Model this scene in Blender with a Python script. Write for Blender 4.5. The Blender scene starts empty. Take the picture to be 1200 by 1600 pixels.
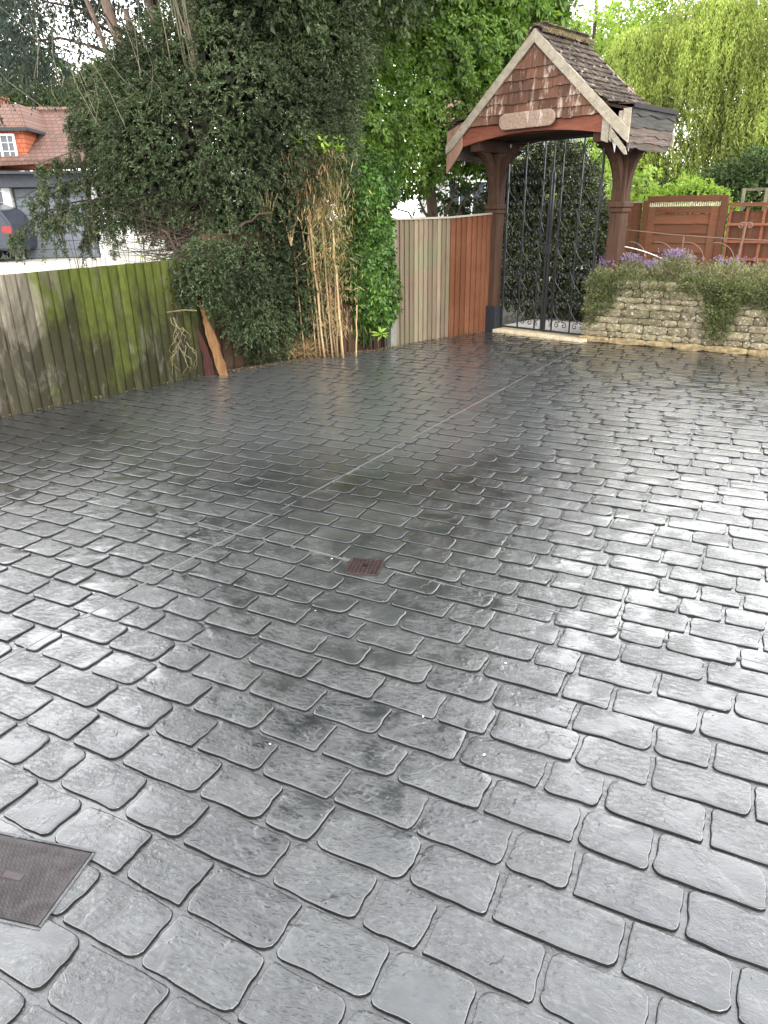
import bpy, math, random
import numpy as np
from mathutils import Vector, Matrix, Quaternion
R = math.radians
random.seed(7)
rng = np.random.default_rng(11)
scene = bpy.context.scene
COL = scene.collection

# ------------------------------------------------------------------ camera
PITCH, ROLL, FPX, EYE = R(22.97), R(0.88), 1109.0, 1.6
F_ = Vector((0, math.cos(PITCH), -math.sin(PITCH)))
R0 = Vector((1, 0, 0)); U0 = R0.cross(F_)
RX = R0 * math.cos(ROLL) - U0 * math.sin(ROLL)
UX = R0 * math.sin(ROLL) + U0 * math.cos(ROLL)
cd = bpy.data.cameras.new('camera'); cam = bpy.data.objects.new('camera', cd); COL.objects.link(cam)
cam.matrix_world = Matrix(((RX.x, UX.x, -F_.x, 0), (RX.y, UX.y, -F_.y, 0), (RX.z, UX.z, -F_.z, EYE), (0, 0, 0, 1)))
cd.sensor_fit = 'VERTICAL'; cd.sensor_height = 36; cd.lens = 36 * FPX / 1600
cd.clip_start = 0.05; cd.clip_end = 400
scene.camera = cam

# ------------------------------------------------------------------ light
SUN_EL, SUN_AZ = R(42), R(150)          # azimuth clockwise from +Y
w = bpy.data.worlds.new('World'); scene.world = w; w.use_nodes = True
nt = w.node_tree; nt.nodes.clear()
out = nt.nodes.new('ShaderNodeOutputWorld'); bg = nt.nodes.new('ShaderNodeBackground')
sky = nt.nodes.new('ShaderNodeTexSky'); sky.sky_type = 'NISHITA'; sky.sun_disc = False
sky.sun_elevation = SUN_EL; sky.sun_rotation = SUN_AZ
tc = nt.nodes.new('ShaderNodeTexCoord'); no = nt.nodes.new('ShaderNodeTexNoise')
no.inputs['Scale'].default_value = 2.2; no.inputs['Detail'].default_value = 6; no.inputs['Distortion'].default_value = .5
rp = nt.nodes.new('ShaderNodeValToRGB'); rp.color_ramp.elements[0].position = .33; rp.color_ramp.elements[1].position = .58
rp.color_ramp.elements[0].color = (.55, .55, .55, 1); rp.color_ramp.elements[1].color = (1, 1, 1, 1)
mx = nt.nodes.new('ShaderNodeMixRGB'); mx.inputs[2].default_value = (29.0, 29.0, 29.0, 1)
nt.links.new(tc.outputs['Generated'], no.inputs['Vector']); nt.links.new(no.outputs['Fac'], rp.inputs['Fac'])
sx_ = nt.nodes.new('ShaderNodeSeparateXYZ'); nt.links.new(tc.outputs['Generated'], sx_.inputs[0])
mr = nt.nodes.new('ShaderNodeMapRange'); nt.links.new(sx_.outputs[2], mr.inputs[0])       # cloud thins towards the zenith
for i_, v_ in enumerate((.28, .85, 1, .34)): mr.inputs[i_ + 1].default_value = v_
mu = nt.nodes.new('ShaderNodeMath'); mu.operation = 'MULTIPLY'; nt.links.new(rp.outputs['Color'], mu.inputs[0]); nt.links.new(mr.outputs[0], mu.inputs[1])
nt.links.new(mu.outputs[0], mx.inputs[0]); nt.links.new(sky.outputs[0], mx.inputs[1])
nt.links.new(mx.outputs[0], bg.inputs[0]); bg.inputs[1].default_value = 0.10
nt.links.new(bg.outputs[0], out.inputs[0])
sd = bpy.data.lights.new('sun', 'SUN'); sd.energy = 0.8; sd.angle = R(18); sd.color = (1, .95, .86)
so = bpy.data.objects.new('sun', sd); COL.objects.link(so)
dirv = Vector((math.sin(SUN_AZ) * math.cos(SUN_EL), math.cos(SUN_AZ) * math.cos(SUN_EL), math.sin(SUN_EL)))
so.rotation_euler = dirv.to_track_quat('Z', 'Y').to_euler()
vs = scene.view_settings
vs.view_transform = 'Standard'; vs.look = 'None'; vs.exposure = 1.5; vs.gamma = 1.0; vs.use_curve_mapping = False

# ------------------------------------------------------------------ helpers
def link(o, parent=None):
    COL.objects.link(o)
    if parent: o.parent = parent
    return o
def tag(o, label=None, cat=None, group=None, kind=None):
    if label: o['label'] = label
    if cat: o['category'] = cat
    if group: o['group'] = group
    if kind: o['kind'] = kind
    return o
def empty(name, loc=(0, 0, 0), rz=0, **k):
    o = bpy.data.objects.new(name, None); o.location = loc; o.rotation_euler = (0, 0, rz); o.empty_display_size = .1
    link(o); return tag(o, **k)
def mesh_np(name, V, Fq, mats, parent=None, idx=None, smooth=False):
    """V (n,3); Fq (m,k) faces all with k corners"""
    V = np.asarray(V, np.float32); Fq = np.asarray(Fq, np.int32); k = Fq.shape[1]
    me = bpy.data.meshes.new(name); me.vertices.add(len(V)); me.vertices.foreach_set('co', V.ravel())
    me.loops.add(Fq.size); me.loops.foreach_set('vertex_index', Fq.ravel())
    me.polygons.add(len(Fq)); me.polygons.foreach_set('loop_start', np.arange(0, Fq.size, k, dtype=np.int32))
    if idx is not None: me.polygons.foreach_set('material_index', np.asarray(idx, np.int32))
    me.update(calc_edges=True)
    for m in (mats if isinstance(mats, (list, tuple)) else [mats]): me.materials.append(m)
    if smooth: me.polygons.foreach_set('use_smooth', np.ones(len(Fq), bool))
    o = bpy.data.objects.new(name, me); return link(o, parent)
class MB:
    def __init__(s): s.v = []; s.f = []; s.mi = []
    def add(s, vs, fs, mi=0):
        b = len(s.v); s.v += [tuple(v) for v in vs]; s.f += [tuple(i + b for i in f) for f in fs]; s.mi += [mi] * len(fs); return s
    def box(s, x0, x1, y0, y1, z0, z1, mi=0, M=None):
        vs = [Vector((x, y, z)) for z in (z0, z1) for y in (y0, y1) for x in (x0, x1)]
        if M: vs = [M @ v for v in vs]
        return s.add(vs, [(0, 2, 3, 1), (4, 5, 7, 6), (0, 1, 5, 4), (2, 6, 7, 3), (0, 4, 6, 2), (1, 3, 7, 5)], mi)
    def prism(s, pts, axis, a0, a1, mi=0):
        """pts: 2D outline in the plane across axis"""
        def P(p, t): return {'x': (t, p[0], p[1]), 'y': (p[0], t, p[1]), 'z': (p[0], p[1], t)}[axis]
        n = len(pts); vs = [P(p, a0) for p in pts] + [P(p, a1) for p in pts]
        fs = [tuple(range(n)), tuple(range(2 * n - 1, n - 1, -1))] + [(i, i + n, (i + 1) % n + n, (i + 1) % n) for i in range(n)]
        return s.add(vs, fs, mi)
    def tube(s, pts, r, n=6, mi=0, cap=True):
        pts = [Vector(p) for p in pts]; rs = r if isinstance(r, (list, tuple)) else [r] * len(pts)
        b = len(s.v); up = Vector((.13, .21, 1)).normalized(); prev = None
        for i, p in enumerate(pts):
            t = (pts[min(i + 1, len(pts) - 1)] - pts[max(i - 1, 0)])
            t = t.normalized() if t.length > 1e-9 else Vector((0, 0, 1))
            if prev is None: a = t.cross(up); a = a.normalized() if a.length > .05 else t.cross(Vector((1, 0, 0))).normalized()
            else: a = (prev - t * prev.dot(t)).normalized()
            prev = a; c = t.cross(a)
            for k in range(n):
                q = 2 * math.pi * k / n; s.v.append(tuple(p + (a * math.cos(q) + c * math.sin(q)) * rs[i]))
        for i in range(len(pts) - 1):
            for k in range(n):
                k2 = (k + 1) % n; s.f.append((b + i * n + k, b + i * n + k2, b + (i + 1) * n + k2, b + (i + 1) * n + k)); s.mi.append(mi)
        if cap:
            s.f.append(tuple(b + k for k in range(n))[::-1]); s.mi.append(mi)
            e = b + (len(pts) - 1) * n; s.f.append(tuple(e + k for k in range(n))); s.mi.append(mi)
        return s
    def build(s, name, mats, parent=None, smooth=False, bevel=0, loc=None):
        me = bpy.data.meshes.new(name)
        me.from_pydata(s.v, [], s.f); me.update()
        for m in (mats if isinstance(mats, (list, tuple)) else [mats]): me.materials.append(m)
        if any(s.mi): me.polygons.foreach_set('material_index', s.mi)
        if smooth: me.polygons.foreach_set('use_smooth', [True] * len(me.polygons))
        o = bpy.data.objects.new(name, me); link(o, parent)
        if loc: o.location = loc
        if bevel:
            m = o.modifiers.new('b', 'BEVEL'); m.width = bevel; m.segments = 2; m.limit_method = 'ANGLE'
        return o
def share(src, name, parent, loc=(0, 0, 0), rot=(0, 0, 0), scl=(1, 1, 1)):
    o = bpy.data.objects.new(name, src.data if hasattr(src, 'data') else src); link(o, parent)
    o.location = loc; o.rotation_euler = rot; o.scale = scl; return o
def az(d): return Vector((math.sin(R(d)), math.cos(R(d))))

# ------------------------------------------------------------------ materials
def ramp(nt, stops, src):
    r = nt.nodes.new('ShaderNodeValToRGB'); el = r.color_ramp.elements
    el[0].position, el[0].color = stops[0][0], (*stops[0][1], 1); el[1].position, el[1].color = stops[-1][0], (*stops[-1][1], 1)
    for p, c in stops[1:-1]:
        e = el.new(p); e.color = (*c, 1)
    nt.links.new(src, r.inputs[0]); return r.outputs[0]
def noise(nt, vec, scale, detail=5, rough=.55, dist=0, sv=(1, 1, 1), loc=(0, 0, 0)):
    m = nt.nodes.new('ShaderNodeMapping'); m.inputs['Scale'].default_value = sv; m.inputs['Location'].default_value = loc
    n = nt.nodes.new('ShaderNodeTexNoise'); n.inputs['Scale'].default_value = scale; n.inputs['Detail'].default_value = detail
    n.inputs['Roughness'].default_value = rough; n.inputs['Distortion'].default_value = dist
    nt.links.new(vec, m.inputs[0]); nt.links.new(m.outputs[0], n.inputs['Vector']); return n.outputs['Fac']
def mixc(nt, fac, a, b, mode='MIX'):
    m = nt.nodes.new('ShaderNodeMixRGB'); m.blend_type = mode
    for i, x in ((0, fac), (1, a), (2, b)):
        if isinstance(x, (int, float)): m.inputs[i].default_value = x
        elif isinstance(x, tuple): m.inputs[i].default_value = (*x, 1)
        else: nt.links.new(x, m.inputs[i])
    return m.outputs[0]
def maprange(nt, src, a, b, c, d):
    m = nt.nodes.new('ShaderNodeMapRange'); nt.links.new(src, m.inputs[0])
    for i, x in enumerate((a, b, c, d)): m.inputs[i + 1].default_value = x
    return m.outputs[0]
def newmat(name):
    m = bpy.data.materials.new(name); m.use_nodes = True; nt = m.node_tree
    return m, nt, nt.nodes['Principled BSDF']
def bump(nt, b, h, strength, dist=.01, prev=None):
    n = nt.nodes.new('ShaderNodeBump'); n.inputs['Strength'].default_value = strength; n.inputs['Distance'].default_value = dist
    nt.links.new(h, n.inputs['Height'])
    if prev: nt.links.new(prev, n.inputs['Normal'])
    nt.links.new(n.outputs[0], b.inputs['Normal']); return n.outputs[0]
def pos(nt): return nt.nodes.new('ShaderNodeNewGeometry').outputs['Position']
def wood(name, c1, c2, c3=None, rough=.75, grain=(14, 14, 1.2), scale=3, vary=.35, wear=None, coord='pos', bstr=.5):
    m, nt, b = newmat(name)
    v = pos(nt) if coord == 'pos' else nt.nodes.new('ShaderNodeTexCoord').outputs['Object']
    oi = nt.nodes.new('ShaderNodeObjectInfo').outputs['Random']
    g = noise(nt, v, scale, 7, .65, .6, grain); col = ramp(nt, [(.3, c1), (.7, c2)], g)
    if c3:
        p = noise(nt, v, 2.3, 5, .6, .4); col = mixc(nt, ramp(nt, [(.42, (0, 0, 0)), (.62, (1, 1, 1))], p), col, c3)
    if wear:
        p = noise(nt, v, 9, 6, .7, .2, (1.5, 1.5, .35), (3, 1, 2)); col = mixc(nt, ramp(nt, [(wear[1], (0, 0, 0)), (wear[1] + .1, (1, 1, 1))], p), col, wear[0])
    col = mixc(nt, 1.0, col, ramp(nt, [(0, (1 - vary,) * 3), (1, (1 + vary * .4,) * 3)], oi), 'MULTIPLY')
    nt.links.new(col, b.inputs['Base Color']); b.inputs['Roughness'].default_value = rough
    b.inputs['Specular IOR Level'].default_value = .12; bump(nt, b, g, bstr, .004); return m
def plain(name, c, rough=.6, metal=0, bn=0, scale=20, c2=None, spec=None):
    m, nt, b = newmat(name); b.inputs['Roughness'].default_value = rough; b.inputs['Metallic'].default_value = metal
    n = noise(nt, pos(nt), scale, 6, .6)
    nt.links.new(ramp(nt, [(.3, tuple(x * .8 for x in c)), (.7, c2 or tuple(min(1, x * 1.15) for x in c))], n), b.inputs['Base Color'])
    b.inputs['Specular IOR Level'].default_value = .5 if rough < .5 else .12
    if bn: bump(nt, b, n, bn, .005)
    return m
def leafmat(name, cols, trans=.35, lowf=.5, rough=.5, lows=1.3):
    m, nt, b = newmat(name); g = nt.nodes.new('ShaderNodeNewGeometry')
    n = len(cols); c = ramp(nt, [((i + .0) / (n - 1), cols[i]) for i in range(n)], g.outputs['Random Per Island'])
    ln = noise(nt, g.outputs['Position'], lows, 3, .5)
    c = mixc(nt, 1, c, ramp(nt, [(.35, (1 - lowf,) * 3), (.65, (1 + lowf * .35,) * 3)], ln), 'MULTIPLY')
    nt.links.new(c, b.inputs['Base Color']); b.inputs['Roughness'].default_value = rough; b.inputs['Specular IOR Level'].default_value = .22
    t = nt.nodes.new('ShaderNodeBsdfTranslucent'); nt.links.new(mixc(nt, 1, c, (1.5, 1.6, .7), 'MULTIPLY'), t.inputs[0])
    x = nt.nodes.new('ShaderNodeMixShader'); x.inputs[0].default_value = trans
    nt.links.new(b.outputs[0], x.inputs[1]); nt.links.new(t.outputs[0], x.inputs[2])
    nt.links.new(x.outputs[0], nt.nodes['Material Output'].inputs[0]); return m

# paving: dark wet sealed imprinted concrete
def paving_mat(name, joint=False):
    m, nt, b = newmat(name); v = pos(nt); oi = nt.nodes.new('ShaderNodeObjectInfo').outputs['Random']
    big = noise(nt, v, .55, 4, .55, .3); mid = noise(nt, v, 7, 6, .6, .5); fine = noise(nt, v, 55, 5, .65, .6)
    col = ramp(nt, [(.3, (.011, .012, .0125)), (.5, (.021, .023, .0235)), (.62, (.034, .036, .036)), (.78, (.062, .064, .063))], mid)
    col = mixc(nt, maprange(nt, big, .42, .62, 0, .5), col, (.062, .064, .063))
    if joint: col = mixc(nt, .35, col, (.035, .036, .036))
    col = mixc(nt, 1, col, ramp(nt, [(0, (.72, .72, .74)), (1, (1.25, 1.25, 1.22))], oi), 'MULTIPLY')
    nt.links.new(col, b.inputs['Base Color'])
    dry = noise(nt, v, .45, 4, .6, .4, loc=(4.3, 1.1, 0))
    vd = nt.nodes.new('ShaderNodeVectorMath'); vd.operation = 'DISTANCE'; vd.inputs[1].default_value = (-.1, 7.0, 0); nt.links.new(v, vd.inputs[0])
    pm_ = nt.nodes.new('ShaderNodeMath'); pm_.operation = 'MULTIPLY_ADD'; pm_.inputs[1].default_value = -3.4; nt.links.new(dry, pm_.inputs[0]); nt.links.new(vd.outputs['Value'], pm_.inputs[2])
    patch = maprange(nt, pm_.outputs[0], -.1, 1.1, 1, 0)
    col2 = mixc(nt, patch, col, mixc(nt, .5, col, (.10, .105, .102))); nt.links.new(col2, b.inputs['Base Color'])
    nt.links.new(maprange(nt, patch, 0, 1, 1, .85), b.inputs['Coat Weight']); nt.links.new(maprange(nt, patch, 0, 1, .025, .14), b.inputs['Coat Roughness'])
    r = nt.nodes.new('ShaderNodeMath'); r.operation = 'ADD'
    nt.links.new(maprange(nt, mid, .35, .7, .07, .20), r.inputs[0]); nt.links.new(maprange(nt, dry, .5, .68, 0, .16), r.inputs[1])
    nt.links.new(r.outputs[0], b.inputs['Roughness'])
    b.inputs['IOR'].default_value = 1.5; b.inputs['Specular IOR Level'].default_value = .2; b.inputs['Coat IOR'].default_value = 1.85
    ur = nt.nodes.new('ShaderNodeMapping'); ur.inputs['Rotation'].default_value = (0, 0, R(27)); nt.links.new(v, ur.inputs[0])
    rip = noise(nt, ur.outputs[0], 48, 5, .62, .9, (.7, 1.4, 1)); lump = noise(nt, v, 8, 3, .5, .3)
    gate = noise(nt, v, 5.2, 4, .6, .4, loc=(7, 2, 0))
    hm = nt.nodes.new('ShaderNodeMath'); hm.operation = 'MULTIPLY'; ab = nt.nodes.new('ShaderNodeMath'); ab.operation = 'SUBTRACT'; ab.inputs[1].default_value = .5; nt.links.new(rip, ab.inputs[0]); a2 = nt.nodes.new('ShaderNodeMath'); a2.operation = 'ABSOLUTE'; nt.links.new(ab.outputs[0], a2.inputs[0])
    a3 = nt.nodes.new('ShaderNodeMath'); a3.operation = 'MULTIPLY'; a3.inputs[1].default_value = 2.2; nt.links.new(a2.outputs[0], a3.inputs[0])
    nt.links.new(a3.outputs[0], hm.inputs[0]); nt.links.new(maprange(nt, gate, .38, .60, .22, 1.3), hm.inputs[1])
    n1 = bump(nt, b, lump, .35, .012); n2 = bump(nt, b, hm.outputs[0], .6, .004, n1); bump(nt, b, fine, .35, .0016, n2)
    big_r = noise(nt, ur.outputs[0], 13, 4, .55, .8, (.75, 1.35, 1), (3, 3, 0))
    def coat_bump(h, s_, d_, prev=None):
        q = nt.nodes.new('ShaderNodeBump'); q.inputs['Strength'].default_value = s_; q.inputs['Distance'].default_value = d_; nt.links.new(h, q.inputs['Height'])
        if prev: nt.links.new(prev, q.inputs['Normal'])
        return q.outputs[0]
    vo = nt.nodes.new('ShaderNodeTexVoronoi'); vo.inputs['Scale'].default_value = 34; nt.links.new(v, vo.inputs[0])
    pit = maprange(nt, vo.outputs['Distance'], 0, .22, 0, 1); pg = maprange(nt, noise(nt, v, 9, 3, .5, 0, loc=(2, 9, 4)), .56, .62, 0, 1)
    pitm = nt.nodes.new('ShaderNodeMath'); pitm.operation = 'MULTIPLY'; nt.links.new(pit, pitm.inputs[0]); nt.links.new(pg, pitm.inputs[1])
    c1 = coat_bump(big_r, .15, .009); c1 = coat_bump(pitm.outputs[0], .5, .0025, c1); c2 = coat_bump(hm.outputs[0], .58, .0034, c1); nt.links.new(c2, b.inputs['Coat Normal'])
    return m
M_PAVE = paving_mat('wet_paving'); M_JOINT = paving_mat('wet_joint', True)

# ------------------------------------------------------------------ ground
mg, ntg, bgp = newmat('soil')
gcol = ramp(ntg, [(.3, (.03, .024, .016)), (.5, (.055, .045, .03)), (.7, (.05, .06, .025))], noise(ntg, pos(ntg), 4, 6, .6))
ntg.links.new(gcol, bgp.inputs['Base Color']); bgp.inputs['Roughness'].default_value = .95
S = 160
g = MB().add([(-S, -S, -.06), (S, -S, -.06), (S, S, -.06), (-S, S, -.06)], [(0, 1, 2, 3)]).build('ground', mg); tag(g, kind='structure')

POLY = [(-6.56, 2.2), (-1.85, 7.83), (.13, 9.28), (1.55, 10.5), (1.80, 10.66), (2.92, 9.46), (8, 5.9), (8, -2.2), (-6.56, -2.2)]
def inside(x, y, P=POLY):
    c = False; n = len(P)
    for i in range(n):
        x1, y1 = P[i]; x2, y2 = P[(i + 1) % n]
        if (y1 > y) != (y2 > y) and x < (x2 - x1) * (y - y1) / (y2 - y1) + x1: c = not c
    return c
drv = MB().add([(x, y, -.0085) for x, y in POLY], [tuple(range(len(POLY)))[::-1]]).build('driveway_paving', M_JOINT)
tag(drv, kind='structure')
if drv.data.polygons[0].normal.z < 0: drv.data.flip_normals()

# courses of stamped stones; joint positions along the near courses as seen in the photograph
UA, VB = az(117), az(27); V0, WC = .954, .1559
JO = {-2: [-1.452, -1.177, -.912, -.7], -1: [-1.55, -1.288, -1.036, -.759, -.537, -.27], 0: [-1.725, -1.523, -1.253, -1.037, -.764, -.51, -.296, -.05],
      1: [-1.847, -1.678, -1.414, -1.18, -.893, -.623, -.453, -.18, .054], 2: [-1.796, -1.573, -1.257, -1.024, -.85, -.566, -.339, -.028, .21],
      3: [-1.592, -1.399, -1.144, -.88, -.612, -.355, -.177, .091], 4: [-1.55, -1.27, -1.02, -.753, -.471, -.199, -.001], 5: [-1.43, -1.15, -.89, -.611, -.337, -.16, .124],
      6: [-1.27, -.99, -.745, -.56, -.274, -.049], 7: [-1.33, -1.13, -.861, -.603, -.321, -.061, .116], 8: [-1.24, -.969, -.692, -.393, -.221, .065],
      9: [-1.12, -.824, -.54, -.374, -.092], 10: [-1.24, -.96, -.772, -.489, -.244, .061], 11: [-1.08, -.817, -.544, -.278, -.097, .171],
      12: [-1.026, -.755, -.469, -.296, -.027, .247], 13: [-1.15, -.886, -.636, -.306, -.08], 14: [-.76, -.48, -.186, -.009], 15: [-.43, -.155, .129]}
LEN = [.175, .23, .26, .28, .28, .29, .27, .18, .30, .24]
stones = []
for j in range(-14, 62):
    vc = V0 + WC * j
    js = list(JO.get(j, [random.uniform(-.3, 0)]))
    while js[-1] < 7.5: js.append(js[-1] + random.choice(LEN) + random.uniform(-.012, .012))
    while js[0] > -9.5: js.insert(0, js[0] - random.choice(LEN) - random.uniform(-.012, .012))
    for a, b in zip(js, js[1:]):
        uc = (a + b) / 2; p = UA * uc + VB * vc
        if not inside(p.x, p.y): continue
        d = Vector((p.x, p.y, -EYE)); wz = d.dot(F_)
        if wz < .35: continue
        sx, sy = 600 + FPX * d.dot(RX) / wz, 800 - FPX * d.dot(UX) / wz
        if not (-450 < sx < 1650 and sy < 2050): continue
        vis = -90 < sx < 1290 and sy < 1700
        area = (b - a) * WC * FPX * FPX * EYE / wz ** 3 if vis else 0
        stones.append((area, j, uc, vc, b - a, p))
stones.sort(key=lambda s: -s[0])
def stone_geo(L, W, seed, detail):
    r = random.Random(seed)
    gap = r.uniform(.0046, .0090); hx, hy = L / 2 - gap, W / 2 - gap * .8
    n = 28 if detail else 12
    cr = [r.uniform(.12, .46) * hy for _ in range(4)]; pts = []
    corners = [(1, 1), (-1, 1), (-1, -1), (1, -1)]
    per = n // 4
    for ci, (sx, sy) in enumerate(corners):
        c = cr[ci]; cx, cy = sx * (hx - c), sy * (hy - c); a0 = [0, 90, 180, 270][ci]
        na = max(2, per // 2 + 1)
        for k in range(na):
            t = R(a0 + 90 * k / (na - 1)); pts.append([cx + c * math.cos(t), cy + c * math.sin(t)])
        # edge points toward the next corner
        nx, ny = corners[(ci + 1) % 4]; c2 = cr[(ci + 1) % 4]
        e0 = pts[-1]
        if ci % 2 == 0: e1 = [nx * (hx - c2), ny * hy]
        else: e1 = [nx * hx, ny * (hy - c2)]
        m = per - na + (3 if detail else 1)
        for k in range(1, m + 1):
            f = k / (m + 1); pts.append([e0[0] + (e1[0] - e0[0]) * f, e0[1] + (e1[1] - e0[1]) * f])
    n = len(pts)
    ph = [r.uniform(0, 6.28) for _ in range(3)]
    for i, p in enumerate(pts):
        q = 2 * math.pi * i / n; wb = .0022 * math.sin(3 * q + ph[0]) + .0016 * math.sin(7 * q + ph[1]) + .0009 * math.sin(13 * q + ph[2])
        l = math.hypot(*p); p[0] += p[0] / l * wb; p[1] += p[1] / l * wb
    tx, ty = r.uniform(-.011, .011), r.uniform(-.014, .014); z0 = r.uniform(-.0012, .0012)
    if detail: rings = [(0, -.0090), (.0017, -.0014), (.0034, -.0003), (.0062, .0), (.018, .0003), (.040, .0004)]
    else: rings = [(0, -.0090), (.0016, -.0014), (.0045, -.0001), (.011, .0001)]
    V = []; Fc = []
    pa, pb = r.uniform(0, 6), r.uniform(0, 6)
    for ri, (ins, z) in enumerate(rings):
        for x, y in pts:
            fx = max(0, (hx - ins) / hx); fy = max(.0, (hy - ins) / hy); X, Y = x * fx, y * fy
            zz = z + z0 + (X * tx + Y * ty if ri else 0)
            if ri >= 1 and detail: zz += .0009 * math.sin(X * 38 + pa) * math.cos(Y * 55 + pb) 
            V.append((X, Y, zz))
    for ri in range(len(rings) - 1):
        for i in range(n):
            i2 = (i + 1) % n; Fc.append((ri * n + i, ri * n + i2, (ri + 1) * n + i2, (ri + 1) * n + i))
    cidx = len(V); V.append((0, 0, rings[-1][1] + z0)); b0 = (len(rings) - 1) * n
    for i in range(n): Fc.append((b0 + i, b0 + (i + 1) % n, cidx))
    return V, Fc, n
ANG = math.atan2(UA.y, UA.x); M_EDGESHADE = plain('edge_shade', (.010, .010, .009), .65, 0, .3, 60)  # steep stone sides coloured dark in place of dim surroundings reflected there
NNEAR = 300
for i, (ar, j, uc, vc, L, p) in enumerate(stones[:NNEAR]):
    V, Fc, nd = stone_geo(L, WC, 1000 + i, True)
    # VB lies at +90 deg from UA
    mb = MB().add(V, Fc); mb.mi[:nd] = [1] * nd; o = mb.build('stone', [M_PAVE, M_EDGESHADE], drv, smooth=True); o.location = (p.x, p.y, 0); o.rotation_euler = (0, 0, ANG)
far = MB(); ca, sa = math.cos(ANG), math.sin(ANG)
for i, (ar, j, uc, vc, L, p) in enumerate(stones[NNEAR:]):
    V, Fc, nd = stone_geo(L, WC, 5000 + i, False); b_ = len(far.mi)
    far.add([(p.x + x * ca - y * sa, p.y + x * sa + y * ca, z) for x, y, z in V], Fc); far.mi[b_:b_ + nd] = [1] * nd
o = far.build('stone_courses', [M_PAVE, M_EDGESHADE], drv, smooth=True); o['kind'] = 'stuff'
# saw-cut movement joints filled proud of the stones
def strip(p0, p1, wd=.011, z=.0022):
    p0, p1 = Vector(p0), Vector(p1); d = (p1 - p0).normalized(); nn = Vector((-d.y, d.x)) * wd / 2; mb = MB()
    k = max(2, int((p1 - p0).length / .05)); prof = [(-1, -.009), (-.5, z), (.5, z), (1, -.009)]
    for i in range(k + 1):
        c = p0.lerp(p1, i / k) + nn * random.uniform(-.15, .15)
        for s_, zz in prof: mb.v.append((c.x + nn.x * s_, c.y + nn.y * s_, zz))
    for i in range(k):
        for q in range(3): mb.f.append((i * 4 + q, i * 4 + 4 + q, i * 4 + 5 + q, i * 4 + 1 + q)); mb.mi.append(0)
    return mb
MJ2 = plain('joint_filler', (.10, .104, .10), .3, 0, .3, 60)
strip((-1.62, 2.15), (2.56, 9.1), .0065, .0016).build('expansion_joint', MJ2, drv)
strip((-1.9, 4.16), (2.1, 1.86), .007, .0006).build('expansion_joint', MJ2, drv)

# ------------------------------------------------------------------ manhole cover and drain
M_RUST = wood('rusty_iron', (.05, .036, .032), (.10, .078, .072), rough=.55, grain=(1, 1, 1), scale=22, vary=0)
M_IRONP = wood('worn_iron', (.030, .027, .027), (.070, .062, .063), rough=.5, grain=(1, 1, 1), scale=14, vary=0)
mh = empty('manhole_cover', (-.99, 1.352, 0), math.atan2(-.05, .21) , label='rusty brown square inspection cover with raised tread set in the wet paving', cat='inspection cover')
# local x runs along the top edge, local y away
hw, hh = .160, .112
fr = MB()
for a, b_, c, d_ in ((-hw - .022, hw + .007, hh + .0005, hh + .007), (-hw - .022, hw + .007, -hh - .007, -hh - .0005), (-hw - .022, -hw - .0005, -hh, hh), (hw + .0005, hw + .007, -hh, hh)): fr.box(a, b_, c, d_, -.012, .0045)
fr.build('mortar_surround', M_PAVE, mh, bevel=.003)
MB().box(-hw, hw, -hh, hh, -.012, .0012).build('frame', plain('dark_iron', (.012, .011, .011), .55), mh)
MB().box(-hw + .003, hw - .003, -hh + .003, hh - .003, -.012, .0022).build('plate', M_IRONP, mh, bevel=.0012)
tr = MB(); st_ = .0135
for i in range(int(2 * hw / st_) - 1):
    for j in range(int(2 * hh / st_) - 1):
        x = -hw + .012 + i * st_ + (j % 2) * st_ / 2; y = -hh + .012 + j * st_
        if x > hw - .01: continue
        if abs(x) < .03 and abs(y) < .012: continue
        e = .0064; k = .0056; zt = .0058
        tr.add([(x - e, y, .0022), (x, y - k, .0022), (x + e, y, .0022), (x, y + k, .0022), (x - e * .55, y, zt), (x, y - k * .55, zt), (x + e * .55, y, zt), (x, y + k * .55, zt)], [(0, 1, 5, 4), (1, 2, 6, 5), (2, 3, 7, 6), (3, 0, 4, 7), (4, 5, 6, 7)])
o = tr.build('raised_tread', M_IRONP, mh); o['kind'] = 'stuff'
MB().box(-.028, .028, -.010, .010, .0022, .0056).build('lifting_keyway', plain('keyway', (.06, .05, .05), .5), mh, bevel=.001)

dr = empty('drain_grate', (-.098, 3.09, 0), R(-12), label='small square red-brown rusty drain grate in the middle of the paving', cat='drain grate')
hs = .078
M_DR = wood('red_rust', (.018, .012, .011), (.048, .034, .032), rough=.5, grain=(1, 1, 1), scale=30, vary=0)
MB().box(-hs, hs, -hs, hs, -.02, .0015).build('gully', plain('gully_shade', (.006, .005, .005), .5), dr)  # shallow block, its black colour standing in for the shade of a deep gully
fr = MB()
for s_ in (-1, 1):
    fr.box(-hs, hs, s_ * hs - .006, s_ * hs + .006, -.02, .007); fr.box(s_ * hs - .006, s_ * hs + .006, -hs + .0062, hs - .0062, -.02, .007)
fr.build('frame', M_DR, dr, bevel=.001)
gb = MB()
for k in range(7):
    t = -hs + (k + 1) * 2 * hs / 8; gb.box(-hs + .006, hs - .006, t - .003, t + .003, .0016, .0085)
gb.build('bar', M_DR, dr)
gb = MB()
for k in range(7):
    t = -hs + (k + 1) * 2 * hs / 8; gb.box(t - .0028, t + .0028, -hs + .006, hs - .006, .0017, .0068)
gb.build('cross_bar', M_DR, dr)
MB().tube([(0, 0, .0087), (0, 0, .0095)], .015, 9).build('centre_shade_disc', plain('hole_shade', (.006, .005, .005), .6), dr)  # solid black disc on the bars, painted as the shade inside a hole
M_PETAL = plain('petal_white', (.75, .74, .72), .6)
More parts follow.
